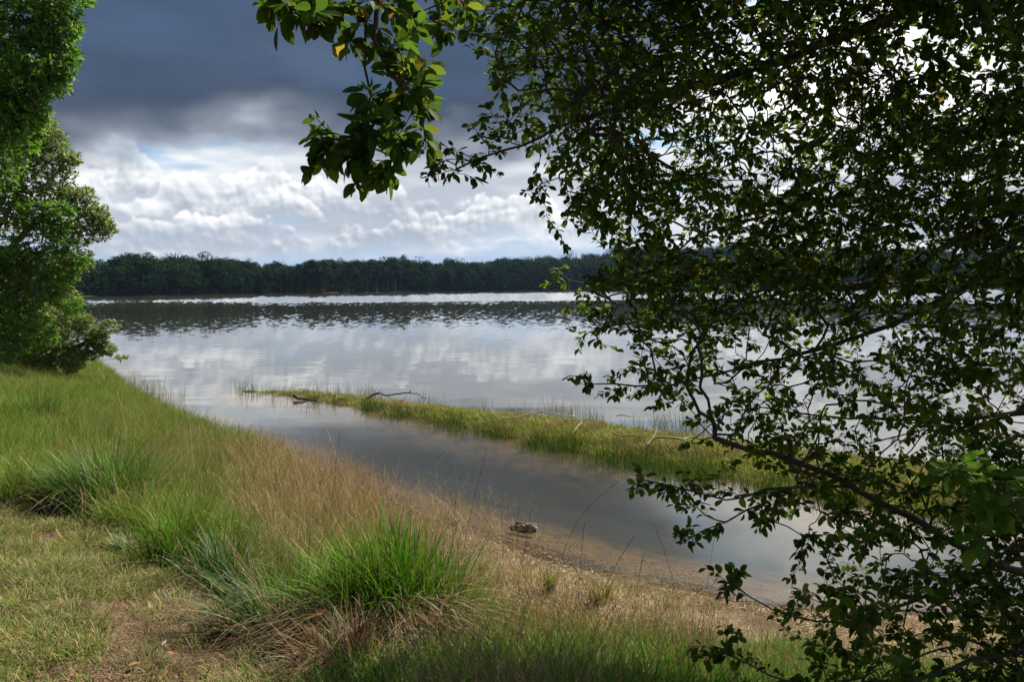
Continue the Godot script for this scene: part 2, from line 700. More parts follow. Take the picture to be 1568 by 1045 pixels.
var grass_mat: StandardMaterial3D
var dry_mat: StandardMaterial3D


func tint(lo := 0.8, hi := 1.2) -> Color:
	var f := rnd(lo, hi)
	return Color(f * rnd(0.93, 1.08), f, f * rnd(0.9, 1.1))


# fills a stuff node with copies of a few clump variants over a region of ground
func sow(called: String, label: String, variants: Array, m: Material, spots: Array, s0: float, s1: float) -> void:
	var root := Node3D.new()
	root.name = numbered(called)
	tag(root, label, "", "", "stuff")
	add_child(root)
	var sets := []
	var tints := []
	for k in variants.size():
		sets.append([])
		tints.append([])
	for p in spots:
		var k := rng.randi() % variants.size()
		sets[k].append(upright(p, rnd(s0, s1), rnd(0.85, 1.2)))
		tints[k].append(tint(0.75, 1.2))
	for k in variants.size():
		if sets[k].size():
			scatter("clumps", variants[k], m, sets[k], tints[k], root)


func near_px(p: Vector3) -> bool:
	var q := to_px(p + Vector3(0, 0.15, 0))
	return q.z > 0.8 and q.x > -160 and q.x < 1730 and q.y > 380 and q.y < 1300


func build_grass() -> void:
	var lawn := []
	var worn := []
	var meadow := []
	var tan_ := []
	var lush := []
	var beach := []
	var spitg := []
	var edge := []
	var fringe := []
	var n_mix := noise(77, 0.35, 3)
	var discs := []
	for q in [[590, 985, 0.46], [440, 985, 0.28], [545, 1035, 0.3], [145, 792, 0.46], [265, 868, 0.28], [345, 905, 0.22], [460, 880, 0.2]]:
		var c := on_ground(q[0], q[1])
		discs.append([Vector2(c.x, -c.z), q[2]])
	for tries in 100000:
		# even in distance so that near ground gets enough
		var d := 1.6 + 29.0 * pow(rng.randf(), 1.8)
		var x := rnd(-0.78, 0.78) * d
		var z := -d
		var p := Vector3(x, ground(x, z), z)
		if not near_px(p) or p.y < -0.02:
			continue
		var sn := look(sgrid, x, z)
		var sp := look(pgrid, x, z)
		var px := to_px(p)
		var mixn := n_mix.get_noise_2d(x, z)
		if sp > -0.05:
			if rng.randf() < smoothstep(360.0, 580.0, px.x) * 0.9 + 0.1:
				spitg.append(p)
			continue
		var hidden := false
		for e in discs:
			hidden = hidden or Vector2(x, d).distance_to(e[0]) < e[1]
		if hidden:
			continue
		if sn < 0.25 - 0.2 * smoothstep(9.0, 13.0, d):
			continue
		# short turf at the lower left, with the worn track through it
		var turf_edge := 770.0 + maxf(0.0, px.x - 150.0) * 0.62
		var is_lawn := px.y > turf_edge + mixn * 40.0 and px.x < 470.0
		if is_lawn:
			var b := bare(x, z)
			if rng.randf() > b * 0.93:
				lawn.append(p)
			elif rng.randf() < 0.12:
				worn.append(p)
			continue
		var beachy := sn < lerpf(1.5, 2.2, smoothstep(600.0, 760.0, px.x)) + mixn * 0.9 and px.x > 590.0
		if beachy:
			if rng.randf() < 0.03 + 0.45 * smoothstep(0.6, 2.1, sn + mixn * 1.3):
				beach.append(p)
			continue
		if px.x > 640.0:
			if rng.randf() < (0.12 if px.y < 940.0 else 0.02) + mixn * 0.25:
				tan_.append(p)
			lush.append(p)
			continue
		# between: green meadow at the back, brown fine grass along the shore
		var shorey := smoothstep(2.6, 0.9, sn + mixn * 1.2) * smoothstep(15.0, 9.0, d)
		if sn > 0.9 or d > 11.0 or rng.randf() < 0.6:
			if px.y > 930.0:
				if rng.randf() < 0.6:
					lush.append(p)
			elif rng.randf() < 0.06 + 0.5 * shorey + mixn * 0.25 + 0.35 * smoothstep(330.0, 480.0, px.x):
				tan_.append(p)
			elif sn > 0.7 or d > 11.0:
				meadow.append(p)
	for k in 2600:
		var s := rng.randf()
		# reeds standing in the shallows along both edges of the spit
		var a := rng.randi() % spit.size()
		var e0 := spit[a]
		var e1 := spit[(a + 1) % spit.size()]
		var q := e0.lerp(e1, rng.randf())
		if rng.randf() > e0.distance_to(e1) / 1.4:
			continue
		var out := Vector2(-(e1 - e0).y, (e1 - e0).x).normalized()
		if Geometry2D.is_point_in_polygon(q + out * 0.05, spit):
			out = -out
		var inner := (e0.y + e1.y) * 0.5
		var is_near := out.y < 0.0
		var off := absf(rng.randfn()) * (0.28 if is_near else 0.42) - 0.08
		q += out * off
		var h := ground(q.x, -q.y)
		var thick := n_mix.get_noise_2d(q.x * 2.2, q.y * 2.2)
		if is_near:
			if (thick > 0.05 or rng.randf() < 0.2) and (to_px(Vector3(q.x, 0, -q.y)).x > 560.0 or rng.randf() < 0.12):
				edge.append(Vector3(q.x, maxf(h, -0.15), -q.y))
		elif s < 0.30 + thick * 0.9 and (to_px(Vector3(q.x, 0, -q.y)).x > 560.0 or rng.randf() < 0.2):
			fringe.append(Vector3(q.x, maxf(h, -0.12), -q.y))
	for q in [[900, 704], [930, 708], [960, 712], [985, 716], [1010, 718], [1040, 722], [1065, 726], [1090, 732], [850, 690], [820, 682], [760, 668], [700, 656], [1000, 722], [1050, 732]]:
		for k in 14:
			edge.append(on_level(q[0] + rng.randfn() * 14.0, q[1] + absf(rng.randfn()) * 7.0, -0.05))
	for q in [[365, 600, 12], [385, 600, 9], [415, 612, 8], [440, 615, 10], [470, 620, 12], [500, 624, 16], [520, 600, 9], [450, 602, 12], [490, 606, 14], [520, 611, 16], [240, 612, 34], [222, 600, 26], [205, 590, 24], [262, 618, 16], [560, 612, 30], [845, 634, 20], [880, 636, 16], [1010, 655, 26], [1050, 660, 34], [1075, 664, 24], [1480, 700, 26]]:
		for k in q[2]:
			var p := on_level(q[0] + rng.randfn() * 14.0, q[1] + rng.randfn() * 2.6, -0.04)
			fringe.append(p)
	var v := []
	var lawn_pal := [[Color(0.14, 0.195, 0.045), 0.44], [Color(0.24, 0.225, 0.09), 0.26], [STRAW * 0.9, 0.22], [GREEN * 1.2, 0.08]]
	for k in 6:
		v.append(clump(34, 0.085, 0.035, 0.085, 0.0016, 0.7, 1.4, lawn_pal, Vector3(0.35, 0, -0.35), 3))
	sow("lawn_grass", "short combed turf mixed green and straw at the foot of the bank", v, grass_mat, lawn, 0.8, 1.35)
	v = []
	for k in 3:
		v.append(clump(9, 0.07, 0.02, 0.05, 0.0014, 1.0, 2.0, [[STRAW * 0.7, 0.6], [GREEN, 0.4]], Vector3.ZERO, 3))
	sow("worn_turf", "sparse flattened grass on the worn soil track", v, grass_mat, worn, 0.8, 1.3)
	v = []
	var meadow_pal := [[GREEN * 1.3, 0.44], [Color(0.13, 0.20, 0.03), 0.38], [OLIVE * 1.3, 0.10], [STRAW, 0.08]]
	for k in 7:
		v.append(clump(30, 0.12, 0.14, 0.36, 0.0021, 0.5, 1.1, meadow_pal, Vector3(0.12, 0, 0.0), 4))
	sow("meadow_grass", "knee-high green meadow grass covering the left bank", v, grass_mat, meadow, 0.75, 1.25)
	v = []
	for k in 6:
		var mb := MB.new()
		for j in 11:
			var a := rng.randf() * TAU
			var r := 0.14 * sqrt(rng.randf())
			var c := pick([[STRAW * 1.15, 0.55], [RUSSET * 1.6, 0.25], [OLIVE * 1.6, 0.2]])
			seed_stalk(mb, Vector3(cos(a) * r, 0, sin(a) * r), Vector3(rng.randfn() * 0.16 + 0.12, 1, rng.randfn() * 0.16), rnd(0.22, 0.46), rnd(0.1, 0.7), c, 0.0006, 0.3, 9)
		for j in 16:
			var a := rng.randf() * TAU
			var r := 0.13 * sqrt(rng.randf())
			var c := pick([[STRAW * 0.9, 0.3], [RUSSET * 1.25, 0.1], [LIME, 0.6]])
			blade(mb, Vector3(cos(a) * r, 0, sin(a) * r), Vector3(rng.randfn() * 0.35, 1, rng.randfn() * 0.35), rnd(0.08, 0.22), 0.0014, rnd(0.5, 2.0), c, c)
		v.append(mb.mesh())
	var tall := []
	for k in 4600:
		var d := rnd(4.2, 12.5)
		var x := rnd(-0.36, 0.02) * d
		var p := Vector3(x, ground(x, -d), -d)
		var sn := look(sgrid, x, -d)
		if sn > 0.5 and sn < 3.4 and rng.randf() < 0.28 + n_mix.get_noise_2d(x * 1.5, d) * 0.7:
			tall.append(p)
	var tv := []
	for k in 6:
		var mb := MB.new()
		for j in 4:
			var a := rng.randf() * TAU
			seed_stalk(mb, Vector3(cos(a), 0, sin(a)) * rnd(0.0, 0.12), Vector3(rng.randfn() * 0.22 + 0.1, 1, rng.randfn() * 0.2), rnd(0.34, 0.62), rnd(0.1, 1.0), pick([[STRAW * 1.5, 0.6], [STRAW * 1.0, 0.25], [RUSSET * 1.3, 0.15]]), 0.0009, 0.28, 20)
		tv.append(mb.mesh())
	sow("straw_stalks", "tall pale straw stalks standing above the shore grass", tv, dry_mat, tall, 0.75, 1.2)
	sow("bent_grass", "fine brown flowering grass along the sandy shore", v, dry_mat, tan_, 0.75, 1.2)
	v = []
	var lush_pal := [[LUSH * 1.3, 0.46], [Color(0.13, 0.195, 0.026), 0.33], [OLIVE * 1.1, 0.12], [RUSSET, 0.05], [STRAW * 0.7, 0.04]]
	for k in 6:
		v.append(clump(22, 0.10, 0.10, 0.27, 0.0024, 0.5, 0.9, lush_pal, Vector3.ZERO, 4))
	sow("bright_grass", "bright green blades at the near edge below the beach", v, grass_mat, lush, 0.75, 1.2)
	v = []
	for k in 4:
		v.append(clump(12, 0.08, 0.04, 0.16, 0.0015, 0.7, 1.0, [[LIME, 0.35], [STRAW * 0.8, 0.35], [RUSSET * 1.3, 0.3]], Vector3.ZERO, 3))
	sow("beach_grass", "thin tufts sprouting from the sand", v, dry_mat, beach, 0.7, 1.3)
	v = []
	var spit_pal := [[Color(0.23, 0.29, 0.045), 0.54], [Color(0.31, 0.27, 0.09), 0.20], [GREEN * 1.3, 0.16], [STRAW, 0.10]]
	for k in 6:
		v.append(clump(38, 0.17, 0.03, 0.10, 0.0032, 0.8, 0.9, spit_pal, Vector3.ZERO, 3))
	var brown := []
	var fresh := []
	for p in spitg:
		if n_mix.get_noise_2d(p.x * 3.0 + 70.0, p.z * 3.0) + rng.randfn() * 0.08 > 0.14:
			brown.append(p)
		else:
			fresh.append(p)
	spitg = fresh
	var bv := []
	for k in 4:
		bv.append(clump(26, 0.17, 0.03, 0.14, 0.0026, 0.8, 1.1, [[STRAW * 0.8, 0.45], [RUSSET, 0.2], [Color(0.23, 0.29, 0.045), 0.35]], Vector3.ZERO, 3))
	sow("withered_sedge", "withered brown patches among the sedge of the spit", bv, dry_mat, brown, 0.85, 1.3)
	sow("spit_grass", "low yellow-green sedge covering the narrow spit", v, grass_mat, spitg, 0.85, 1.35)
	v = []
	for k in 5:
		v.append(clump(15, 0.12, 0.10, 0.27, 0.0030, 0.16, 0.25, [[DEEP * 1.25, 0.5], [GREEN * 0.85, 0.3], [OLIVE, 0.2]], Vector3.ZERO, 3))
	sow("edge_reeds", "dark green rushes standing in the water beside the spit", v, grass_mat, edge, 0.8, 1.25)
	v = []
	for k in 5:
		v.append(clump(4, 0.10, 0.2, 0.46, 0.0022, 0.12, 0.15, [[DEEP * 1.4, 0.5], [OLIVE, 0.3], [RUSSET * 0.9, 0.2]], Vector3.ZERO, 3))
	sow("shallow_reeds", "sparse thin rushes rising from open shallows", v, grass_mat, fringe, 0.7, 1.2)


func tussock(px: float, py: float, h: float, rad: float, n: int, pal: Array, label: String, dead := 0, stalks := 0, lean := 0.75, wid := 0.0026, tilt := Vector3.ZERO) -> void:
	var p := on_ground(px, py)
	p.y = ground(p.x, p.z) - 0.01
	var t := thing("grass_tussock", label, "tussock", p, "grass tussocks on the bank")
	# the raised root stool
	var mb := MB.new()
	var rows := 5
	var sides := 12
	for j in rows + 1:
		var f := float(j) / rows
		for s in sides:
			var a := TAU * s / sides
			var r := rad * 0.62 * cos(f * PI * 0.5) * (1.0 + 0.18 * sin(a * 3.0 + px))
			mb.vert(Vector3(cos(a) * r, sin(f * PI * 0.5) * rad * 0.28 - 0.015, sin(a) * r), RUSSET * 0.5)
	for j in rows:
		for s in sides:
			var b := j * sides + s
			var b2 := j * sides + (s + 1) % sides
			mb.quad(b, b2, b2 + sides, b + sides)
	part("root_stool", mb.mesh(), dry_mat, t)
	mb = MB.new()
	var shoots := []
	for k in maxi(3, int(rad * 34.0)):
		var a := rng.randf() * TAU
		shoots.append([Vector3(cos(a) * 1.15, 0, sin(a) * 0.8) * rad * 0.62 * sqrt(rng.randf()), rnd(0.72, 1.15), Vector3(rng.randfn() * 0.16, 0, rng.randfn() * 0.16), rnd(0.8, 1.2)])
	for k in n:
		var sh: Array = shoots[rng.randi() % shoots.size()]
		var q: Vector3 = sh[0] + Vector3(rng.randfn(), 0, rng.randfn()) * rad * 0.17
		var f := q.length() / (rad * 0.7)
		q.y = rad * 0.24 * maxf(0.0, 1.0 - f * f)
		var d: Vector3 = Vector3.UP + q / (rad * 0.7) * lean * rnd(0.3, 1.1) * 0.8 + Vector3(rng.randfn(), 0, rng.randfn()) * 0.15 + tilt + sh[2]
		d.y = 1.0
		var c := pick(pal) * (sh[3] as float)
		if rng.randf() < 0.06:
			c = pick([[STRAW, 0.7], [RUSSET, 0.3]])
		var tall: float = h * sh[1] * rnd(0.45, 1.1)
		if rng.randf() < 0.07:      # broken over
			blade(mb, q, d + rdir() * 0.3, tall * 0.9, wid * rnd(0.6, 1.2), rnd(2.0, 3.4), c * 0.9, c, 6)
		else:
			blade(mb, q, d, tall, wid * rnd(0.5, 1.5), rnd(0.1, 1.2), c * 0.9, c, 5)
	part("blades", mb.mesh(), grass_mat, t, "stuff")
	if dead:
		mb = MB.new()
		for k in dead:
			var a := rnd(0.2, 2.9)       # hangs on the side towards the path
			var o := Vector3(cos(a), 0, sin(a))
			var q := o * rad * rnd(0.35, 0.95) + Vector3(0, rad * rnd(0.15, 0.65), 0)
			var c := pick([[RUSSET * 0.7, 0.55], [STRAW * 0.5, 0.33], [SILVER * 0.6, 0.12]], 0.35)
			blade(mb, q, o * rnd(0.5, 1.2) + Vector3(rng.randfn() * 0.4, rnd(0.1, 0.9), rng.randfn() * 0.3), h * rnd(0.45, 0.95), 0.0021, rnd(0.9, 2.4), c, c, 6)
		part("dead_thatch", mb.mesh(), dry_mat, t, "stuff")
	if stalks:
		mb = MB.new()
		for k in stalks:
			var a := rng.randf() * TAU
			var o := Vector3(cos(a), 0, sin(a))
			seed_stalk(mb, o * rad * 0.3 * rng.randf(), Vector3.UP + o * 0.22 + tilt * 0.6, h * rnd(1.1, 1.6), rnd(0.1, 0.5), pick([[STRAW, 0.7], [RUSSET * 1.2, 0.3]]), 0.0007, 0.28, 14)
		part("seed_stalks", mb.mesh(), dry_mat, t, "stuff")


func build_tussocks() -> void:
	var g := [[GREEN, 0.5], [LUSH * 1.1, 0.35], [LIME, 0.15]]
	var bl := [[DEEP * 1.3, 0.45], [GREEN * 0.8, 0.35], [SILVER * 0.7, 0.2]]
	tussock(590, 985, 0.56, 0.42, 2300, [[LUSH * 1.1, 0.56], [GREEN * 1.1, 0.28], [LIME, 0.14], [SILVER * 0.8, 0.02]], "large lush green tussock with a skirt of dead brown blades at the bottom edge", 620, 16, 0.36, 0.0029)
	tussock(545, 1045, 0.34, 0.26, 520, [[RUSSET * 0.75, 0.5], [STRAW * 0.55, 0.25], [DEEP, 0.15], [SILVER * 0.6, 0.1]], "drooping clump of dead brown grass at the bottom edge under the largest tussock", 420, 0, 1.3, 0.0022)
	tussock(440, 985, 0.54, 0.26, 1000, bl, "grey-green tussock leaning left against the largest tussock", 120, 14, 0.7, 0.0023, Vector3(-0.12, 0, 0))
	tussock(145, 792, 0.58, 0.44, 1900, [[DEEP * 1.4, 0.3], [GREEN, 0.4], [LUSH, 0.2], [SILVER * 0.8, 0.1]], "dark wide tussock on the left with blades swept to the left", 60, 12, 0.5, 0.0026, Vector3(-0.3, 0, 0))
	tussock(265, 868, 0.42, 0.27, 1000, g, "medium green tussock between the path and the dark wide tussock", 40, 6)
	tussock(345, 905, 0.40, 0.22, 700, bl, "dark tussock whose shaded foot borders the bare soil", 50, 6)
	tussock(205, 850, 0.22, 0.14, 220, [[GREEN, 0.5], [SILVER, 0.5]], "small silvery tuft beside the medium green tussock", 0, 2)
	tussock(294, 693, 0.26, 0.12, 190, [[DEEP * 1.2, 0.6], [OLIVE, 0.4]], "small dark tuft alone on the brown sandy bank", 10, 0, 0.5)
	tussock(820, 682, 0.30, 0.14, 220, [[DEEP, 0.6], [OLIVE * 0.8, 0.4]], "dark tuft at the water's edge of the grassy spit", 0, 0, 0.45)
	tussock(60, 655, 0.55, 0.5, 900, [[DEEP * 1.3, 0.4], [GREEN, 0.4], [LIME, 0.2]], "dark broad tussock far left below the shrubs", 0, 10, 0.7, 0.0032)
	tussock(733, 882, 0.19, 0.08, 110, [[LIME, 0.6], [GREEN, 0.4]], "small lime green tuft on the sand nearest the drifted wood lump", 0, 0, 0.5)
	tussock(838, 905, 0.20, 0.09, 120, [[LIME, 0.5], [OLIVE, 0.5]], "olive tuft in the middle of the beach", 6, 2, 0.5)
	tussock(918, 925, 0.22, 0.09, 120, [[LIME, 0.4], [OLIVE, 0.4], [RUSSET, 0.2]], "brownish tuft right of the olive beach tuft", 6, 3, 0.5)
	tussock(460, 880, 0.46, 0.22, 520, [[SILVER * 0.9, 0.4], [GREEN, 0.4], [LIME, 0.2]], "pale silvery tussock behind the largest tussock", 0, 16, 0.55, 0.0020, Vector3(-0.15, 0, 0))
	tussock(870, 1050, 0.30, 0.2, 460, [[LUSH * 1.2, 0.6], [LIME, 0.4]], "bright green tussock at the bottom edge right of the largest one", 20, 4, 0.6)
	tussock(700, 1040, 0.34, 0.18, 380, [[GREEN, 0.5], [SILVER * 0.8, 0.3], [LUSH, 0.2]], "low grey-green tuft touching the right side of the largest tussock", 90, 4, 0.8)


# ------------------------------------------------------------------ trees
func leaf_mesh(kind: int) -> ArrayMesh:     # one leaf, a unit long, growing along +y, its upper face towards +z
	var mb := MB.new()
	var prof := []
	match kind:
		0: prof = [[0.0, 0.01], [0.12, 0.01], [0.22, 0.13], [0.42, 0.25], [0.62, 0.29], [0.8, 0.235], [0.92, 0.12], [1.0, 0.0]]
		1: prof = [[0.0, 0.01], [0.10, 0.01], [0.2, 0.15], [0.38, 0.26], [0.56, 0.285], [0.75, 0.22], [0.9, 0.10], [1.0, 0.0]]
		2: prof = [[0.0, 0.01], [0.13, 0.01], [0.25, 0.12], [0.45, 0.22], [0.65, 0.24], [0.82, 0.17], [0.93, 0.06], [1.0, 0.0]]
		3: prof = [[0.0, 0.01], [0.08, 0.01], [0.22, 0.13], [0.36, 0.10], [0.5, 0.24], [0.62, 0.16], [0.78, 0.25], [1.0, 0.06]]      # lobed
		4: prof = [[0.0, 0.01], [0.3, 0.11], [0.65, 0.10], [1.0, 0.0]]      # narrow
		5: prof = [[0.0, 0.01], [0.25, 0.17], [0.6, 0.25], [1.0, 0.05]]     # broad and simple
	var cup := rnd(0.15, 0.42)
	var curl := rnd(-0.3, 0.05)
	for q in prof:
		var y: float = q[0]
		var w: float = q[1]
		var z := curl * y * y
		var bite := 1.0
		if kind == 1 and y > 0.5 and y < 0.8:
			bite = 0.45      # eaten by a caterpillar
		mb.vert(Vector3(-w * bite, y, z + w * cup))
		mb.vert(Vector3(0, y, z))
		mb.vert(Vector3(w, y, z + w * cup))
	for k in prof.size() - 1:
		var a := k * 3
		mb.quad(a, a + 1, a + 4, a + 3)
		mb.quad(a + 1, a + 2, a + 5, a + 4)
	return mb.mesh()


func grow(boughs: Array, tips: PackedVector3Array, seg: float, flow: Vector3) -> Dictionary:
	# boughs: [points, radius at foot, radius at tip]; the first is the trunk. Every tip is joined to the nearest wood that heads its way.
	var pos := PackedVector3Array()
	var dir := PackedVector3Array()
	var par := PackedInt32Array()
	var own := PackedInt32Array()
	var minr := PackedFloat32Array()
	var cells := {}
	var cs := 0.5 if seg < 0.12 else 1.2
	for b in boughs.size():
		var pts := smooth(boughs[b][0], seg)
		var prev := -1
		if b > 0:
			var best := 1e9
			for k in pos.size():
				var d := pos[k].distance_squared_to(pts[0])
				if d < best:
					best = d
					prev = k
		for k in pts.size():
			var t := float(k) / maxi(1, pts.size() - 1)
			pos.append(pts[k] + (rdir() * seg * 0.10 if k > 0 else Vector3.ZERO))
			dir.append((pts[mini(k + 1, pts.size() - 1)] - pts[maxi(0, k - 1)]).normalized())
			par.append(prev)
			own.append(b)
			minr.append(lerpf(boughs[b][1], boughs[b][2], pow(t, 0.8)))
			prev = pos.size() - 1
	for k in pos.size():
		var c := Vector3i((pos[k] / cs).floor())
		if not cells.has(c):
			cells[c] = []
		cells[c].append(k)
	# nearest to the boughs first
	var order := []
	for t in tips.size():
		var best := 1e9
		for k in range(0, pos.size(), 2):
			best = minf(best, pos[k].distance_squared_to(tips[t]))
		order.append([best, t])
	order.sort()
	var tip_nodes := PackedInt32Array()
	for o in order:
		var p: Vector3 = tips[o[1]]
		var best := 1e9
		var who := -1
		var c := Vector3i((p / cs).floor())
		for ring in [1, 2, 4]:
			for i in range(-ring, ring + 1):
				for j in range(-ring, ring + 1):
					for k in range(-ring, ring + 1):
						var cell = cells.get(c + Vector3i(i, j, k))
						if cell == null:
							continue
						for nd in cell:
							var d := p - pos[nd]
							var l := d.length()
							if l < 0.02:
								continue
							var cost := l * (1.45 - 0.6 * d.dot(dir[nd]) / l) + 0.02
							if cost < best:
								best = cost
								who = nd
			if who >= 0 and best < ring * cs:
				break
		if who < 0:
			continue
		var a := pos[who]
		var l := a.distance_to(p)
		var m := maxi(2, int(l / seg))
		var d0 := (dir[who] * 0.7 + (p - a).normalized() * 0.8 + rdir() * 0.25).normalized() * l * 0.5
		var d1 := ((p - a).normalized() * 0.7 + flow * 0.5 + rdir() * 0.35).normalized() * l * 0.4
		var prev := who
		for k in range(1, m + 1):
			var t := float(k) / m
			var q := a.bezier_interpolate(a + d0, p - d1, p, t) + rdir() * seg * 0.07
			pos.append(q)
			dir.append((q - pos[prev]).normalized())
			par.append(prev)
			own.append(own[who])
			minr.append(0.0)
			prev = pos.size() - 1
			var cc := Vector3i((q / cs).floor())
			if not cells.has(cc):
				cells[cc] = []
			cells[cc].append(prev)
		tip_nodes.append(prev)
	var w := PackedFloat32Array()
	w.resize(pos.size())
	w.fill(0.0)
	for t in tip_nodes:
		w[t] += 1.0
	var main := PackedInt32Array()
	main.resize(pos.size())
	main.fill(-1)
	for k in range(pos.size() - 1, -1, -1):
		w[k] = maxf(w[k], 0.5)
		var q := par[k]
		if q >= 0:
			w[q] += w[k]
			if main[q] < 0 or w[k] > w[main[q]]:
				main[q] = k
	return {"pos": pos, "dir": dir, "par": par, "own": own, "minr": minr, "w": w, "main": main}


func wood(g: Dictionary, n_boughs: int, twig: float, col: Color, power := 0.46) -> Array:
	var made := []
	for b in n_boughs:
		made.append(MB.new())
	var pos: PackedVector3Array = g.pos
	var par: PackedInt32Array = g.par
	var w: PackedFloat32Array = g.w
	var main: PackedInt32Array = g.main
	var minr: PackedFloat32Array = g.minr
	for k in pos.size():
		if par[k] >= 0 and main[par[k]] == k and g.own[par[k]] == g.own[k]:
			continue
		var pts := PackedVector3Array()
		var rr := PackedFloat32Array()
		var at_ := k
		if par[k] >= 0:
			pts.append(pos[par[k]])
			rr.append(maxf(twig * pow(w[k], power), minr[k]))
		while at_ >= 0:
			pts.append(pos[at_])
			rr.append(maxf(twig * pow(w[at_], power), minr[at_]))
			var nx := main[at_]
			if nx >= 0 and g.own[nx] != g.own[at_]:
				nx = -1
			at_ = nx
		var big := rr[0]
		tube(made[g.own[k]], pts, rr, 9 if big > 0.03 else 6 if big > 0.008 else 4 if big > 0.003 else 3, col, 0.06 if big > 0.01 else 0.0)
	return made


func foliate(g: Dictionary, most: float, per: float, length: float, droop: float, spread := 0.9) -> Array:
	# [transform, bough] of every leaf: alternate along the thin twigs, with a few more at each end
	var out := []
	var pos: PackedVector3Array = g.pos
	var dir: PackedVector3Array = g.dir
	var par: PackedInt32Array = g.par
	var w: PackedFloat32Array = g.w
	for k in pos.size():
		if w[k] > most or par[k] < 0:
			continue
		var a := pos[par[k]]
		var l := a.distance_to(pos[k])
		var d := dir[k]
		var across := d.cross(Vector3.UP)
		across = across.normalized() if across.length() > 0.05 else Vector3.RIGHT
		var end := (g.main[k] as int) < 0
		var n := int(l * per + rng.randf()) + (3 if end else 0)
		for j in n:
			var sd := across.rotated(d, (PI if (j + k) % 2 else 0.0) + rng.randfn() * 0.7)
			var ax := (d * rnd(0.35, 0.9) * (1.4 if end and j < 2 else 1.0) + sd * spread + Vector3.DOWN * droop * rnd(0.3, 1.4) + rdir() * 0.25).normalized()
			var up := (Vector3.UP + rdir() * 0.75 - d * 0.2)
			up = (up - ax * up.dot(ax)).normalized()
			var s := length * rnd(0.5, 1.2)
			var b := Basis(ax.cross(up), ax, up).orthonormalized().scaled_local(Vector3(s, s, s))
			out.append([Transform3D(b, a.lerp(pos[k], rng.randf()) + sd * 0.002), g.own[k]])
	return out


func in_poly(p: Vector2, poly: PackedVector2Array) -> bool:
	return Geometry2D.is_point_in_polygon(p, poly)


const DENSE := [
	"2 9 a a a a a a a a",
	"0 6 9 a a a 9 a a a",
	"1 4 7 a a 9 9 9 a a",
	"0 0 4 9 8 9 9 a a a",
	"0 0 1 8 9 9 a a a a",
	"0 0 0 5 6 6 6 6 7 8",
	"0 0 0 2 4 5 5 4 6 7",
	"0 0 0 0 2 5 7 5 5 6",
	"0 0 0 0 0 2 4 5 4 7",
	"0 0 0 0 0 1 5 7 6 7",
	"0 0 0 0 0 2 4 5 6 9"]


const EDGE := [[-300, 600], [0, 690], [60, 690], [100, 722], [150, 755], [200, 760], [240, 780], [290, 803], [320, 818], [350, 868], [380, 903], [405, 925], [425, 865], [470, 866], [520, 888], [560, 905], [590, 900], [612, 1000], [650, 1080], [690, 1085], [740, 1120], [770, 1130], [800, 1165], [840, 1215], [875, 1190], [895, 1135], [950, 1155], [990, 1105], [1045, 1110], [1200, 1110]]


func dense(px: float, py: float) -> float:
	var edge := 0.0
	for k in EDGE.size() - 1:
		if py >= EDGE[k][0] and py <= EDGE[k + 1][0]:
			edge = lerpf(EDGE[k][1], EDGE[k + 1][1], (py - EDGE[k][0]) / float(EDGE[k + 1][0] - EDGE[k][0]))
	if px < edge + 8.0:
		return 0.0
	var u := clampf((px - 637.0) / 98.0, 0.0, 9.0)
	var v := clampf((py - 47.5) / 95.0, 0.0, 10.0)
	var i := mini(int(u), 8)
	var j := mini(int(v), 9)
	var top := lerpf(cell(i, j), cell(i + 1, j), u - i)
	var low := lerpf(cell(i, j + 1), cell(i + 1, j + 1), u - i)
	return lerpf(0.30, 1.0, smoothstep(0.0, 150.0, px - edge)) * pow(lerpf(top, low, v - j), 2.1) + 0.02


func cell(i: int, j: int) -> float:
	var ch: String = DENSE[j].split(" ")[i]
	return maxf(ch.hex_to_int() / 10.0, 0.12)


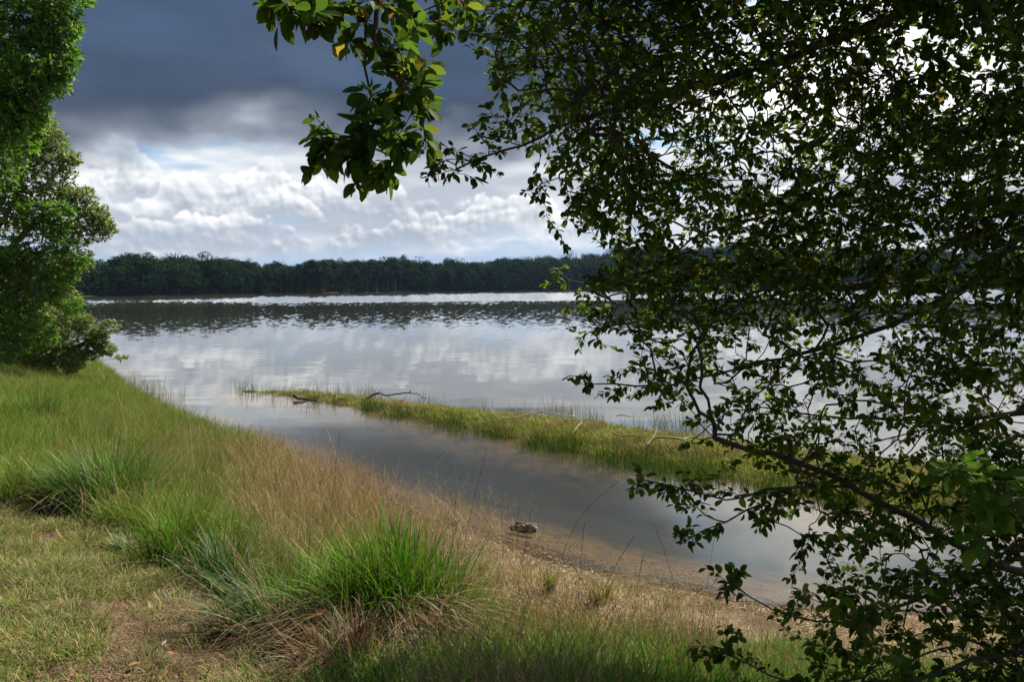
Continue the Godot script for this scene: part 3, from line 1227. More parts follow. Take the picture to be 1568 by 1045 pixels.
func build_near_tree() -> void:
	var foot := Vector3(3.05, 0, -3.75)
	foot.y = ground(foot.x, foot.z) - 0.1
	var B := []
	B.append([[foot, foot + Vector3(-0.05, 1.0, 0.02), foot + Vector3(0.02, 2.0, -0.05), foot + Vector3(-0.1, 3.2, 0.02), foot + Vector3(-0.3, 4.6, -0.2), foot + Vector3(-0.5, 6.4, -0.3)], 0.13, 0.03])
	var L := [
		[[1760, -60, 3.7], [1500, -20, 3.6], [1198, 90, 3.4], [1000, 150, 3.2], [880, 187, 3.05], [800, 221, 2.95], [700, 256, 2.9], [648, 271, 2.85]],
		[[1770, 150, 3.7], [1568, 180, 3.8], [1405, 214, 3.9], [1298, 294, 4.0], [1079, 358, 4.2], [960, 440, 4.3], [872, 428, 4.3]],
		[[1770, 260, 3.7], [1600, 330, 3.6], [1477, 438, 3.5], [1300, 520, 3.4], [1100, 570, 3.3], [1000, 592, 3.3], [892, 584, 3.25]],
		[[1780, 905, 3.5], [1560, 875, 3.0], [1421, 808, 2.9], [1228, 708, 2.9], [1150, 690, 2.9], [1095, 672, 2.9]],
		[[1300, 745, 2.9], [1200, 745, 2.85], [1112, 764, 2.8], [1040, 748, 2.78], [984, 738, 2.75]],
		[[1775, 800, 3.5], [1546, 860, 2.9], [1400, 920, 2.8], [1286, 955, 2.7], [1180, 930, 2.7], [1125, 895, 2.7]],
		[[1770, 1010, 3.4], [1560, 1000, 2.7], [1400, 1040, 2.6], [1250, 1050, 2.5], [1150, 1020, 2.5], [1085, 992, 2.5]],
		[[1650, -420, 3.3], [1300, -330, 2.6], [900, -190, 2.1], [700, -90, 1.95], [590, -30, 1.9], [556, 30, 1.9], [562, 100, 1.9], [566, 150, 1.88], [556, 205, 1.86]],
		[[640, -60, 1.93], [578, -10, 1.9], [578, 60, 1.88], [596, 110, 1.87], [640, 148, 1.86], [648, 190, 1.86]],
		[[1760, 40, 3.9], [1500, 60, 4.2], [1250, 0, 4.3], [1000, 50, 4.3], [850, 70, 4.2], [730, 80, 4.1]],
		[[1750, 400, 3.9], [1500, 430, 4.2], [1250, 440, 4.3], [1050, 480, 4.2], [915, 500, 4.1]],
		[[1750, 600, 3.8], [1500, 640, 4.0], [1300, 640, 4.0], [1150, 625, 4.0], [1085, 640, 4.0]],
		[[1800, 560, 3.0], [1650, 700, 2.1], [1568, 765, 1.75], [1500, 745, 1.68], [1470, 733, 1.65]],
		[[1700, -300, 3.6], [1400, -260, 3.9], [1150, -200, 4.1], [900, -90, 4.2], [760, -30, 4.2], [700, 20, 4.2]],
		[[1720, -500, 3.6], [1500, -620, 3.9], [1250, -640, 4.0]],
		[[1172, 770, 2.83], [1110, 800, 2.8], [1075, 815, 2.78], [1042, 832, 2.76]],
		[[560, -20, 1.9], [490, -30, 1.88], [440, -8, 1.86], [408, 8, 1.85]],
	]
	for l in L:
		var pts := []
		for q in l:
			pts.append(at(q[0], q[1], q[2]))
		var r0 := 0.020
		if l[0][0] < 1400:
			r0 = 0.0045
		elif l == L[7] or l == L[12]:
			r0 = 0.011
		B.append([pts, r0, 0.0016])
	var tips := PackedVector3Array()
	var n_spray := noise(99, 1.25, 2)
	var tries := 0
	while tips.size() < 15000 and tries < 420000:
		tries += 1
		var px := rnd(640, 1760)
		var py := rnd(-240, 1120)
		if rng.randf() > dense(px, py):
			continue
		var deep := rnd(2.6, 4.25)
		if py > 700:
			deep = rnd(2.4, 3.5)
		elif py > 560:
			deep = rnd(2.6, 4.0)
		var p := at(px, py, deep)
		if n_spray.get_noise_3d(p.x + p.y * 0.6, p.y * 1.5, p.z) < rnd(-0.55, 0.22):
			continue
		if p.y < ground(p.x, p.z) + 0.12:
			continue
		tips.append(p)
	# thin outer sprays that give the crown its outline
	for q in [[560, 212, 1.86, 22, 26.0], [548, 250, 1.86, 14, 24.0], [490, 210, 1.85, 6, 18.0], [600, 170, 1.86, 10, 30.0], [640, 215, 1.86, 5, 12.0], [650, 110, 1.86, 5, 20.0], [580, 262, 1.86, 5, 10.0], [470, 10, 1.86, 12, 30.0], [520, 30, 1.87, 9, 22.0], [420, 5, 1.85, 5, 12.0], [600, 5, 1.9, 12, 26.0], [660, 30, 2.3, 14, 26.0], [700, 10, 2.8, 16, 30.0], [620, 80, 1.88, 8, 26.0], [600, 130, 1.87, 8, 24.0], [480, 25, 1.87, 10, 26.0], [620, 165, 1.87, 8, 24.0],
			[660, 262, 2.86, 7, 14.0], [700, 245, 2.88, 12, 22.0], [745, 262, 2.9, 5, 12.0], [740, 205, 2.9, 12, 26.0], [800, 190, 3.0, 12, 28.0], [820, 300, 3.4, 6, 14.0], [865, 335, 3.6, 9, 22.0], [860, 425, 4.2, 9, 12.0], [880, 470, 4.1, 10, 20.0], [885, 520, 4.0, 6, 14.0], [893, 580, 3.3, 8, 12.0], [960, 590, 3.3, 10, 22.0], [1015, 615, 3.3, 4, 8.0],
			[985, 735, 2.75, 5, 12.0], [1030, 755, 2.78, 10, 20.0], [1090, 750, 2.8, 10, 22.0], [1045, 830, 2.76, 7, 12.0], [1080, 812, 2.78, 5, 12.0], [1160, 795, 2.8, 7, 14.0], [1090, 665, 2.9, 12, 22.0], [1120, 895, 2.7, 9, 16.0], [1090, 990, 2.5, 9, 18.0], [1225, 825, 2.8, 7, 14.0], [1480, 733, 1.66, 9, 20.0], [1540, 760, 1.72, 8, 26.0], [1500, 800, 1.8, 7, 30.0], [1340, 950, 2.2, 6, 40.0]]:
		for k in q[3]:
			tips.append(at(q[0] + rng.randfn() * q[4], q[1] + rng.randfn() * q[4] * 0.8, q[2] + rng.randfn() * 0.05))
	# the part of the crown outside the picture, overhead and to the right
	for k in 700:
		var p := foot + Vector3(0.2, 4.4, 0.3) + rdir() * pow(rng.randf(), 0.4) * 2.3 * Vector3(1.1, 0.9, 1.0)
		var q := to_px(p)
		if q.z > 0.6 and q.x > -100 and q.x < 1640 and q.y > -120:
			continue
		if q.z < 1.4 and p.distance_to(Vector3(0, EYE, 0)) < 1.4:
			continue
		tips.append(p)
	var g := grow(B, tips, 0.07, Vector3(-0.75, -0.45, 0.05))
	print("near tree nodes ", g.pos.size(), " ", Time.get_ticks_msec() - t_start)
	var bark := Color(0.055, 0.045, 0.035)
	var made := wood(g, B.size(), 0.0011, bark, 0.38)
	var tree := thing("overhanging_tree", "dark leafy tree overhanging the right half of the view", "tree", foot)
	var bm := mat(0.85)
	var hold := []
	for b in made.size():
		var mb: MB = made[b]
		for k in mb.v.size():
			mb.v[k] -= foot
		hold.append(part("trunk" if b == 0 else "branch", mb.mesh(), bm, tree))
	var lv := foliate(g, 6.0, 92.0, 0.040, 0.3)
	print("near tree leaves ", lv.size())
	var shapes := []
	for k in 6:
		shapes.append(leaf_mesh(k % 3))
	# the three hundred leaves that show largest stand singly on their branch
	var ranked := []
	for k in lv.size():
		var q := to_px((lv[k][0] as Transform3D).origin)
		if q.z > 0 and q.x > -20 and q.x < 1590 and q.y > -20 and q.y < 1065:
			ranked.append([q.z, k])
	ranked.sort()
	var single := {}
	for k in mini(300, ranked.size()):
		single[ranked[k][1]] = true
	var pal := [[Color(0.044, 0.086, 0.010), 0.54], [Color(0.084, 0.136, 0.013), 0.34], [Color(0.13, 0.165, 0.018), 0.10], [Color(0.20, 0.15, 0.025), 0.012], [Color(0.13, 0.065, 0.03), 0.008]]
	var lm := mat(0.55, 1.3, 0.2)
	var few := []
	for c in [Color(0.046, 0.105, 0.013), Color(0.06, 0.125, 0.015), Color(0.078, 0.145, 0.018), Color(0.046, 0.09, 0.014), Color(0.115, 0.135, 0.025)]:
		var m := mat(0.55, 1.3, 0.2)
		m.albedo_color = (c as Color).linear_to_srgb()
		few.append(m)
	var sets := []
	var tints := []
	for k in shapes.size():
		sets.append([])
		tints.append([])
	for k in lv.size():
		var t: Transform3D = lv[k][0]
		t.origin -= foot
		if lv[k][1] in [8, 9, 13, 17]:
			t.basis = t.basis.scaled_local(Vector3.ONE * (1.15 if lv[k][1] == 13 else 1.36))
		var tone := 1.0 + 0.45 * n_spray.get_noise_3d(t.origin.x * 0.8, t.origin.y * 0.8, t.origin.z * 0.8 + 20.0)
		var s := rng.randi() % shapes.size()
		if single.has(k):
			var b: int = lv[k][1]
			var o := part("leaf", shapes[s], few[rng.randi() % 5 if rng.randf() < 0.12 else rng.randi() % 4], hold[b])
			o.transform = t
		else:
			sets[s].append(t)
			tints[s].append(pick(pal, 0.3) * tone)
	var crown := Node3D.new()
	crown.name = "foliage"
	crown.set_meta("kind", "stuff")
	tree.add_child(crown)
	for k in shapes.size():
		scatter("leaves", shapes[k], lm, sets[k], tints[k], crown)


func leafy(called: String, label: String, category: String, foot: Vector3, boughs: Array, tips: PackedVector3Array, seg: float, flow: Vector3, twig: float, kinds: Array, per: float, length: float, droop: float, pal: Array, bark: Color, gloss := 0.45, most := 6.0) -> void:
	var g := grow(boughs, tips, seg, flow)
	var made := wood(g, boughs.size(), twig, bark)
	var tree := thing(called, label, category, foot)
	var bm := mat(0.85)
	for b in made.size():
		var mb: MB = made[b]
		for k in mb.v.size():
			mb.v[k] -= foot
		part("trunk" if b == 0 else "branch", mb.mesh(), bm, tree)
	var lv := foliate(g, most, per, length, droop)
	print(called, " leaves ", lv.size(), " ", Time.get_ticks_msec() - t_start)
	var sets := []
	var tints := []
	for k in kinds.size():
		sets.append([])
		tints.append([])
	for q in lv:
		var t: Transform3D = q[0]
		t.origin -= foot
		var s := rng.randi() % kinds.size()
		sets[s].append(t)
		tints[s].append(pick(pal, 0.25))
	var lm := mat(gloss, 1.1, 0.35)
	var crown := Node3D.new()
	crown.name = "crown"
	crown.set_meta("kind", "stuff")
	tree.add_child(crown)
	for k in kinds.size():
		scatter("leaves", leaf_mesh(kinds[k]), lm, sets[k], tints[k], crown)


func fill(blobs: Array, tips: PackedVector3Array) -> void:      # blobs: picture column, row, depth, radius in metres, how many
	for b in blobs:
		var c := at(b[0], b[1], b[2])
		for k in int(b[4] * 3.2):
			tips.append(c + rdir() * b[3] * pow(rng.randf(), 0.35) * Vector3(1, 0.85, 1))


func build_left_trees() -> void:
	# the oak whose crown comes in from the upper left
	var foot := on_level(-210, 560, 0.6)
	foot.y = ground(maxf(foot.x, -15.5), foot.z) - 0.1
	var top := foot + Vector3(0.3, 10.5, 0.2)
	var D := 15.0
	var f := -foot.z
	var boughs := [[[foot, foot + Vector3(0.1, 3, 0), foot + Vector3(-0.1, 6, 0.1), top], 0.28, 0.06]]
	for q in [[[-200, 20, f], [-100, 20, 14.5], [-20, 60, 14], [60, 70, 13.8]], [[-200, 120, f], [-120, 120, 14.3], [-20, 140, 13.8], [50, 150, 13.6]], [[-205, -80, f], [-100, -90, 14.3], [0, -40, 14], [90, 20, 13.9]], [[-200, 250, f], [-120, 240, 14.5], [-40, 260, 14]]]:
		var pts := []
		for p in q:
			pts.append(at(p[0], p[1], p[2]))
		boughs.append([pts, 0.07, 0.012])
	var tips := PackedVector3Array()
	fill([[20, 30, 14, 1.0, 150], [75, 40, 14, 0.55, 90], [90, -10, 14, 0.6, 60], [95, 85, 13.9, 0.32, 45], [40, 110, 13.8, 0.7, 100], [10, 170, 13.8, 0.6, 60], [-60, 80, 14.2, 1.2, 160], [-60, -80, 14.5, 1.4, 160], [60, -90, 14.5, 1.0, 90], [-150, 0, 14.6, 1.5, 120], [-40, 240, 14.2, 0.9, 80], [70, 130, 13.8, 0.3, 30], [40, 165, 13.8, 0.4, 50], [10, 200, 13.9, 0.6, 70], [95, 110, 13.8, 0.25, 24]], tips)
	var oak := [[Color(0.085, 0.20, 0.024), 0.55], [Color(0.12, 0.245, 0.028), 0.3], [Color(0.05, 0.11, 0.018), 0.15]]
	leafy("oak_tree", "oak with dense dark green crown entering at the upper left", "tree", foot, boughs, tips, 0.16, Vector3(0.6, 0.1, 0.2), 0.0028, [3, 3, 5], 60.0, 0.105, 0.15, oak, Color(0.08, 0.065, 0.05))
	# the grey willow below it, open and upright at its edge
	foot = on_level(-70, 570, 0.55)
	foot.y = ground(foot.x, foot.z) - 0.1
	f = -foot.z
	boughs = [[[foot, foot + Vector3(0.2, 1.2, 0), foot + Vector3(0.3, 2.6, 0.1), foot + Vector3(0.7, 4.4, 0)], 0.14, 0.03]]
	for q in [[[-60, 480, f], [0, 400, f - 0.3], [70, 330, f - 0.6], [140, 320, f - 0.8]], [[-50, 420, f], [10, 330, f - 0.2], [50, 240, f - 0.2], [60, 190, f - 0.2]], [[-60, 500, f], [20, 450, f - 0.6], [100, 410, f - 1.0], [140, 390, f - 1.0]], [[-50, 400, f], [-10, 300, f - 0.8], [20, 220, f - 0.9]], [[-60, 520, f], [10, 500, f - 1.0], [60, 460, f - 1.2]]]:
		var pts := []
		for p in q:
			pts.append(at(p[0], p[1], p[2]))
		boughs.append([pts, 0.035, 0.006])
	tips = PackedVector3Array()
	f -= 0.6
	fill([[30, 215, f, 0.6, 110], [60, 270, f, 0.6, 90], [90, 300, f, 0.5, 70], [40, 195, f, 0.5, 80], [80, 215, f, 0.4, 60], [105, 245, f, 0.3, 40], [150, 330, f, 0.35, 50], [130, 300, f, 0.3, 40], [165, 350, f, 0.25, 26], [110, 360, f, 0.5, 70], [60, 195, f, 0.45, 45], [30, 240, f, 0.7, 90], [90, 240, f, 0.45, 40], [10, 320, f, 0.9, 150], [70, 330, f, 0.8, 150], [130, 335, f, 0.5, 60], [150, 350, f, 0.4, 30], [110, 300, f, 0.35, 30], [60, 410, f, 0.8, 140], [120, 400, f, 0.4, 45], [0, 420, f, 0.9, 140], [40, 470, f, 0.7, 100], [100, 455, f, 0.4, 40], [-60, 350, f, 1.2, 120], [-60, 460, f, 1.0, 80], [100, 265, f, 0.3, 16]], tips)
	var willow := [[Color(0.165, 0.245, 0.05), 0.5], [Color(0.24, 0.30, 0.085), 0.3], [Color(0.055, 0.10, 0.022), 0.2]]
	leafy("willow_tree", "paler feathery willow leaning over the water on the left", "tree", foot, boughs, tips, 0.14, Vector3(0.35, 0.6, 0.1), 0.0022, [4, 5, 5], 66.0, 0.09, 0.0, willow, Color(0.11, 0.095, 0.075))
	# an oak sapling's brighter foliage in front of the willow
	foot = on_level(-20, 575, 0.6)
	foot.y = ground(foot.x, foot.z) - 0.1
	f = -foot.z
	boughs = [[[foot, foot + Vector3(0.0, 1.2, 0), foot + Vector3(0.1, 2.2, 0), foot + Vector3(0.1, 3.6, 0)], 0.06, 0.012]]
	tips = PackedVector3Array()
	fill([[0, 290, f, 0.6, 50], [50, 330, f, 0.45, 40], [90, 370, f, 0.4, 36], [20, 400, f, 0.7, 90], [70, 440, f, 0.5, 50], [20, 480, f, 0.6, 70], [-40, 420, f, 0.8, 60], [100, 420, f, 0.35, 30], [0, 530, f, 0.6, 70], [60, 510, f, 0.5, 50], [110, 470, f, 0.3, 24], [90, 330, f, 0.4, 30], [120, 400, f, 0.25, 16]], tips)
	leafy("young_oak", "young oak with bright glossy leaves in front of the willow", "tree", foot, boughs, tips, 0.14, Vector3(0.3, 0.3, 0.3), 0.0022, [3, 5], 56.0, 0.10, 0.1, [[Color(0.08, 0.20, 0.024), 0.6], [Color(0.12, 0.23, 0.03), 0.4]], Color(0.09, 0.075, 0.06))
	# low scrub at the water's edge
	foot = on_level(70, 572, 0.4)
	foot.y = ground(foot.x, foot.z) - 0.05
	f = -foot.z
	boughs = [[[foot, foot + Vector3(0.1, 0.4, 0), foot + Vector3(0.3, 0.8, 0), foot + Vector3(0.7, 1.1, 0)], 0.03, 0.006]]
	for q in [[[72, 560, f], [110, 535, f], [150, 515, f], [180, 505, f]], [[70, 560, f], [30, 540, f - 0.3], [0, 520, f - 0.4]], [[75, 562, f], [130, 552, f - 0.1], [175, 550, f - 0.2], [198, 546, f - 0.2]]]:
		var pts := []
		for p in q:
			pts.append(at(p[0], p[1], p[2]))
		boughs.append([pts, 0.012, 0.003])
	tips = PackedVector3Array()
	fill([[150, 520, f, 0.3, 60], [130, 495, f, 0.35, 60], [165, 535, f, 0.22, 30], [100, 540, f + 0.4, 0.35, 60], [20, 505, f, 0.6, 110], [70, 500, f, 0.5, 90], [30, 520, f, 0.5, 70], [90, 520, f, 0.45, 60], [60, 560, f - 0.2, 0.45, 90], [110, 555, f - 0.2, 0.35, 70], [10, 555, f - 0.4, 0.6, 120], [140, 540, f, 0.3, 40], [90, 480, f, 0.5, 70], [140, 515, f, 0.35, 45], [170, 500, f, 0.25, 16], [60, 545, f, 0.4, 50], [120, 540, f, 0.3, 30], [0, 540, f, 0.6, 60], [-50, 510, f, 0.8, 60], [185, 548, f, 0.12, 7], [10, 490, f, 0.4, 30]], tips)
	leafy("waterside_shrub", "low grey-green shrub reaching over the water under the willow", "shrub", foot, boughs, tips, 0.10, Vector3(0.5, 0.4, 0), 0.0016, [4, 5, 5], 90.0, 0.085, 0.0, [[Color(0.14, 0.20, 0.055), 0.6], [Color(0.20, 0.25, 0.085), 0.4]], Color(0.10, 0.08, 0.06))


# ------------------------------------------------------------------ the far shore
func build_far_shore() -> void:
	# picture column, metres away, tree height, height of the hill behind
	var P := [[-900, 210, 13, 6], [-300, 230, 13, 7], [60, 270, 13, 6], [145, 300, 11, 4], [200, 315, 13, 5], [300, 350, 14.5, 4], [400, 385, 13, 3], [500, 420, 13.5, 4], [600, 480, 16, 4], [700, 545, 17, 4], [800, 615, 19, 8], [900, 680, 20, 18], [1050, 720, 20, 26], [1300, 760, 21, 22], [1600, 800, 21, 20], [2300, 900, 21, 20]]
	var mb := MB.new()
	var cols := []
	for k in P.size() - 1:
		for s in 12:
			var t := s / 12.0
			var q := []
			for j in 4:
				q.append(lerpf(P[k][j], P[k + 1][j], t))
			cols.append(q)
	var nz := noise(88, 0.02, 3)
	var rows := [[-6.0, -1.4], [0.0, 0.05], [3.0, 0.5], [10.0, 0.9], [40.0, 0.25], [90.0, 0.6], [170.0, 0.95], [300.0, 1.0], [600.0, 1.0]]
	for q in cols:
		var dirv := Vector3((q[0] - 784.0) / FPX, 0, -1)
		for r in rows.size():
			var d: float = q[1] + rows[r][0] + nz.get_noise_1d(q[0] * 0.4) * 3.0
			var h: float = rows[r][1] if r < 4 else 0.9 + q[3] * rows[r][1]
			mb.vert(Vector3(dirv.x * d, h, -d), Color(0.022, 0.028, 0.013) if r < 4 else Color(0.035, 0.04, 0.018))
	for k in cols.size() - 1:
		for r in rows.size() - 1:
			var a: int = k * rows.size() + r
			mb.quad(a, a + 1, a + 1 + rows.size(), a + rows.size())
	var o := part("far_shore", mb.mesh(), mat(0.95), self, "structure")
	o.set_meta("label", "low far bank rising to a wooded hill")
	# the wood: crowns of many leaf clumps on tapering trunks, broad-leaved and pine
	var kinds := []
	for v in 8:
		var tb := MB.new()
		var pine := v >= 6
		var trunk := Color(0.16, 0.085, 0.055) if pine else Color(0.06, 0.05, 0.04)
		tube(tb, PackedVector3Array([Vector3(0, -0.03, 0), Vector3(0.01, 0.3, 0), Vector3(0, 0.6, 0.01), Vector3(0, 0.9, 0)]), PackedFloat32Array([0.020, 0.016, 0.012, 0.005]), 5, trunk)
		var lobes := []
		for k in 18:
			var hh := rnd(0.45, 0.95) if pine else rnd(0.12, 0.9)
			var wide := (0.16 if pine else 0.26) * sqrt(maxf(0.05, 1.0 - pow((hh - 0.55) / 0.48, 2.0)))
			var a := rng.randf() * TAU
			lobes.append([Vector3(cos(a) * wide * 0.75, hh, sin(a) * wide * 0.75), rnd(0.07, 0.13)])
		for l in lobes:
			for k in 80:
				var dd := rdir()
				var p: Vector3 = l[0] + dd * l[1] * rnd(0.7, 1.05)
				var s := rnd(0.008, 0.019)
				var nn := (dd + rdir() * 0.6).normalized()
				var t1 := nn.cross(rdir()).normalized()
				var t2 := nn.cross(t1)
				var f := rnd(0.75, 1.25)
				var c := (Color(0.018, 0.034, 0.018) if pine else Color(0.019, 0.039, 0.016)) * f
				var b := tb.v.size()
				tb.vert(p + t1 * s, c)
				tb.vert(p + t2 * s * 0.8, c)
				tb.vert(p - t1 * s, c)
				tb.vert(p - t2 * s * 0.8, c)
				tb.quad(b, b + 1, b + 2, b + 3)
		kinds.append(tb.mesh())
	var sets := []
	var tints := []
	for k in kinds.size():
		sets.append([])
		tints.append([])
	for k in 5600:
		var px := rnd(-250, 1900)
		var q := []
		for j in P.size() - 1:
			if px >= P[j][0] and px < P[j + 1][0]:
				var t: float = (px - P[j][0]) / float(P[j + 1][0] - P[j][0])
				for i in 4:
					q.append(lerpf(P[j][i], P[j + 1][i], t))
		var back := 1.5 + 170.0 * pow(rng.randf(), 1.9)
		var d: float = q[1] + back
		var hill: float = 0.9 + q[3] * lerpf(0.25, 1.0, smoothstep(10.0, 170.0, back))
		var s: float = q[2] * rnd(0.88, 1.12) * (1.06 + 0.2 * nz.get_noise_1d(px * 0.8) + 0.15 * nz.get_noise_1d(px * 3.0 + 500.0))
		if rng.randf() < 0.05:
			s *= rnd(1.1, 1.22)
		if back < 16.0:
			s *= rnd(0.5, 1.0)
		var pine := px > 380 and px < 640 and rng.randf() < 0.5
		var kk := 6 + rng.randi() % 2 if pine else rng.randi() % 6
		var p := Vector3((px - 784.0) / FPX * d, hill - 0.6, -d)
		sets[kk].append(Transform3D(Basis(Vector3.UP, rng.randf() * TAU).scaled(Vector3(s * rnd(1.2, 2.0), s, s * rnd(1.2, 2.0))), p))
		tints[kk].append(tint(0.7, 1.3))
	# a low skirt of bushes closes the foot of the wood
	for k in 900:
		var px := rnd(-250, 1900)
		var q := []
		for j in P.size() - 1:
			if px >= P[j][0] and px < P[j + 1][0]:
				var t: float = (px - P[j][0]) / float(P[j + 1][0] - P[j][0])
				for i in 4:
					q.append(lerpf(P[j][i], P[j + 1][i], t))
		var d: float = q[1] + rnd(0.5, 9.0)
		var s := rnd(4.0, 8.0)
		var kk := rng.randi() % 6
		sets[kk].append(Transform3D(Basis(Vector3.UP, rng.randf() * TAU).scaled(Vector3(s * 1.3, s, s * 1.3)), Vector3((px - 784.0) / FPX * d, -0.9, -d)))
		tints[kk].append(tint(0.8, 1.4))
	var wood_ := Node3D.new()
	wood_.name = "far_wood"
	tag(wood_, "dark unbroken wood along the far shore of the lake", "", "", "stuff")
	add_child(wood_)
	var m := mat(0.9, 0.0, 0.1)
	for k in kinds.size():
		scatter("trees", kinds[k], m, sets[k], tints[k], wood_)


# ------------------------------------------------------------------ driftwood, stones, leaves, stalks
func stick(called: String, label: String, category: String, pts: Array, r0: float, r1: float, col: Color, subs := [], knots := 0.12) -> void:
	var p0: Vector3 = pts[0]
	var t := thing(called, label, category, p0)
	var q := []
	for p in pts:
		q.append(p - p0)
	var path := smooth(q, maxf(r0 * 2.0, 0.025))
	var rr := PackedFloat32Array()
	for k in path.size():
		var f := float(k) / (path.size() - 1)
		rr.append(lerpf(r0, r1, f) * (1.0 + knots * sin(k * 1.7) * rng.randf()))
		path[k] += rdir() * r0 * 0.25
	var mb := MB.new()
	tube(mb, path, rr, 8, col, knots)
	var m := mat(0.85)
	part("stem", mb.mesh(), m, t)
	for s in subs:
		var sq := []
		for p in s:
			sq.append(p - p0)
		var sp := smooth(sq, 0.03)
		var sr := PackedFloat32Array()
		for k in sp.size():
			sr.append(lerpf(r0 * 0.55, r1 * 0.5, float(k) / maxf(1.0, sp.size() - 1.0)))
		mb = MB.new()
		tube(mb, sp, sr, 6, col, knots)
		part("side_branch", mb.mesh(), m, t)


func lay(list: Array, up := 0.03) -> Array:
	var out := []
	for q in list:
		var p := on_ground(q[0], q[1])
		p.y = maxf(ground(p.x, p.z), 0.0) + (q[2] if q.size() > 2 else up)
		out.append(p)
	return out


func build_driftwood() -> void:
	var dark := Color(0.055, 0.042, 0.032)
	var pale := Color(0.29, 0.24, 0.175)
	var grey := Color(0.22, 0.18, 0.14)
	var d := 18.6
	var a := on_level(546, 617, 0.0)
	d = -a.z
	var L := func(px: float, py: float) -> Vector3: return at(px, py, d)
	stick("fallen_branch", "dark crooked bare branch rising from the tip of the spit over the water", "branch", [at(546, 619, d), at(564, 609, d), at(580, 602, d), at(592, 606, d + 0.1), at(606, 604, d + 0.15), at(622, 602, d + 0.1), at(632, 603, d), at(641, 603, d), at(646, 609, d), at(655, 610, d)], 0.028, 0.006, dark, [[at(574, 605, d), at(580, 600, d - 0.05), at(582, 599, d)], [at(627, 602, d), at(629, 599, d), at(629, 597, d)]])
	stick("driftwood_log", "dark half-sunk log with a raised stub left of the spit's tip", "driftwood", lay([[452, 612, 0.09], [457, 614, 0.05], [470, 613, 0.025], [485, 614, 0.0], [495, 615, -0.02]]), 0.045, 0.012, dark, [lay([[454, 613, 0.06], [453, 611, 0.13]])])
	stick("driftwood_stick", "short dark wet stick at the water's edge of the spit's tip", "stick", lay([[514, 616, 0.04], [522, 615, 0.06], [530, 616, 0.05], [537, 617, 0.03]]), 0.024, 0.01, dark)
	stick("pale_stick", "long pale bleached stick lying across the middle of the spit", "stick", lay([[769, 652, 0.12], [792, 651, 0.13], [812, 649, 0.17], [828, 647, 0.19], [850, 649, 0.17], [880, 650, 0.14]]), 0.014, 0.007, pale, [lay([[878, 650, 0.14], [879, 645, 0.2], [876, 640, 0.28]])])
	stick("forked_branch", "pale forked branch lying on the spit beside the overhanging leaves", "branch", lay([[990, 693, 0.10], [1003, 687, 0.15], [1025, 687, 0.16], [1045, 689, 0.15], [1060, 686, 0.16], [1085, 689, 0.14], [1120, 691, 0.12]]), 0.020, 0.009, Color(0.25, 0.195, 0.135), [lay([[998, 690, 0.13], [1004, 681, 0.2], [1006, 678, 0.24]]), lay([[1048, 689, 0.14], [1054, 697, 0.1], [1056, 703, 0.06]])])
	stick("brown_stick", "brown broken stick left of the pale forked branch", "stick", lay([[938, 676, 0.13], [950, 682, 0.14], [968, 681, 0.14], [988, 683, 0.12]]), 0.014, 0.007, Color(0.16, 0.11, 0.07), [lay([[970, 675, 0.13], [985, 674, 0.14], [1003, 674, 0.13]])])
	stick("grey_stick", "small grey stick near the far edge of the spit", "stick", lay([[943, 647, 0.12], [953, 647, 0.14], [968, 650, 0.12]]), 0.011, 0.006, grey)
	stick("white_stub", "short whitish twig in the spit grass below the pale stick", "stick", lay([[877, 673, 0.10], [884, 668, 0.15], [891, 663, 0.18]]), 0.009, 0.006, Color(0.34, 0.30, 0.24))
	stick("bone_white_stick", "curved white stick on the spit behind the right-hand leaves", "stick", lay([[1478, 788, 0.05], [1488, 783, 0.1], [1492, 775, 0.16], [1488, 768, 0.22]]), 0.012, 0.008, Color(0.6, 0.56, 0.5))
	# the lump of rotten wood stranded in the shallows
	var c := on_level(800, 812, 0.0)
	var t := thing("wood_lump", "weathered dark lump of rotten wood stranded in the shallows", "driftwood", c)
	var nz := noise(61, 9.0, 3)
	for part_ in [[Vector3(0, 0.02, 0), Vector3(0.14, 0.045, 0.06), Color(0.10, 0.075, 0.055)], [Vector3(0.09, 0.03, 0.03), Vector3(0.06, 0.05, 0.045), Color(0.075, 0.055, 0.042)]]:
		var mb := MB.new()
		for j in 15:
			for i in 22:
				var th := PI * j / 14.0
				var ph := TAU * i / 22.0
				var n := Vector3(cos(ph) * sin(th), cos(th), sin(ph) * sin(th))
				var s := 1.0 + 0.75 * nz.get_noise_3d(n.x * 0.12, n.y * 0.12, n.z * 0.5 + part_[0].x)
				mb.vert(n * part_[1] * s, (part_[2] as Color).lerp(Color(0.36, 0.31, 0.27), clampf(nz.get_noise_3d(n.x * 0.3, n.y * 0.3 + 5.0, n.z) * 2.0, 0, 1)))
		for j in 14:
			for i in 22:
				var b := j * 22 + i
				var b2 := j * 22 + (i + 1) % 22
				mb.quad(b, b2, b2 + 22, b + 22)
		var o := part("rotten_block" if part_[0].x == 0.0 else "splintered_end", mb.mesh(), mat(0.75), t)
		o.position = part_[0]
		o.rotation.y = -0.35


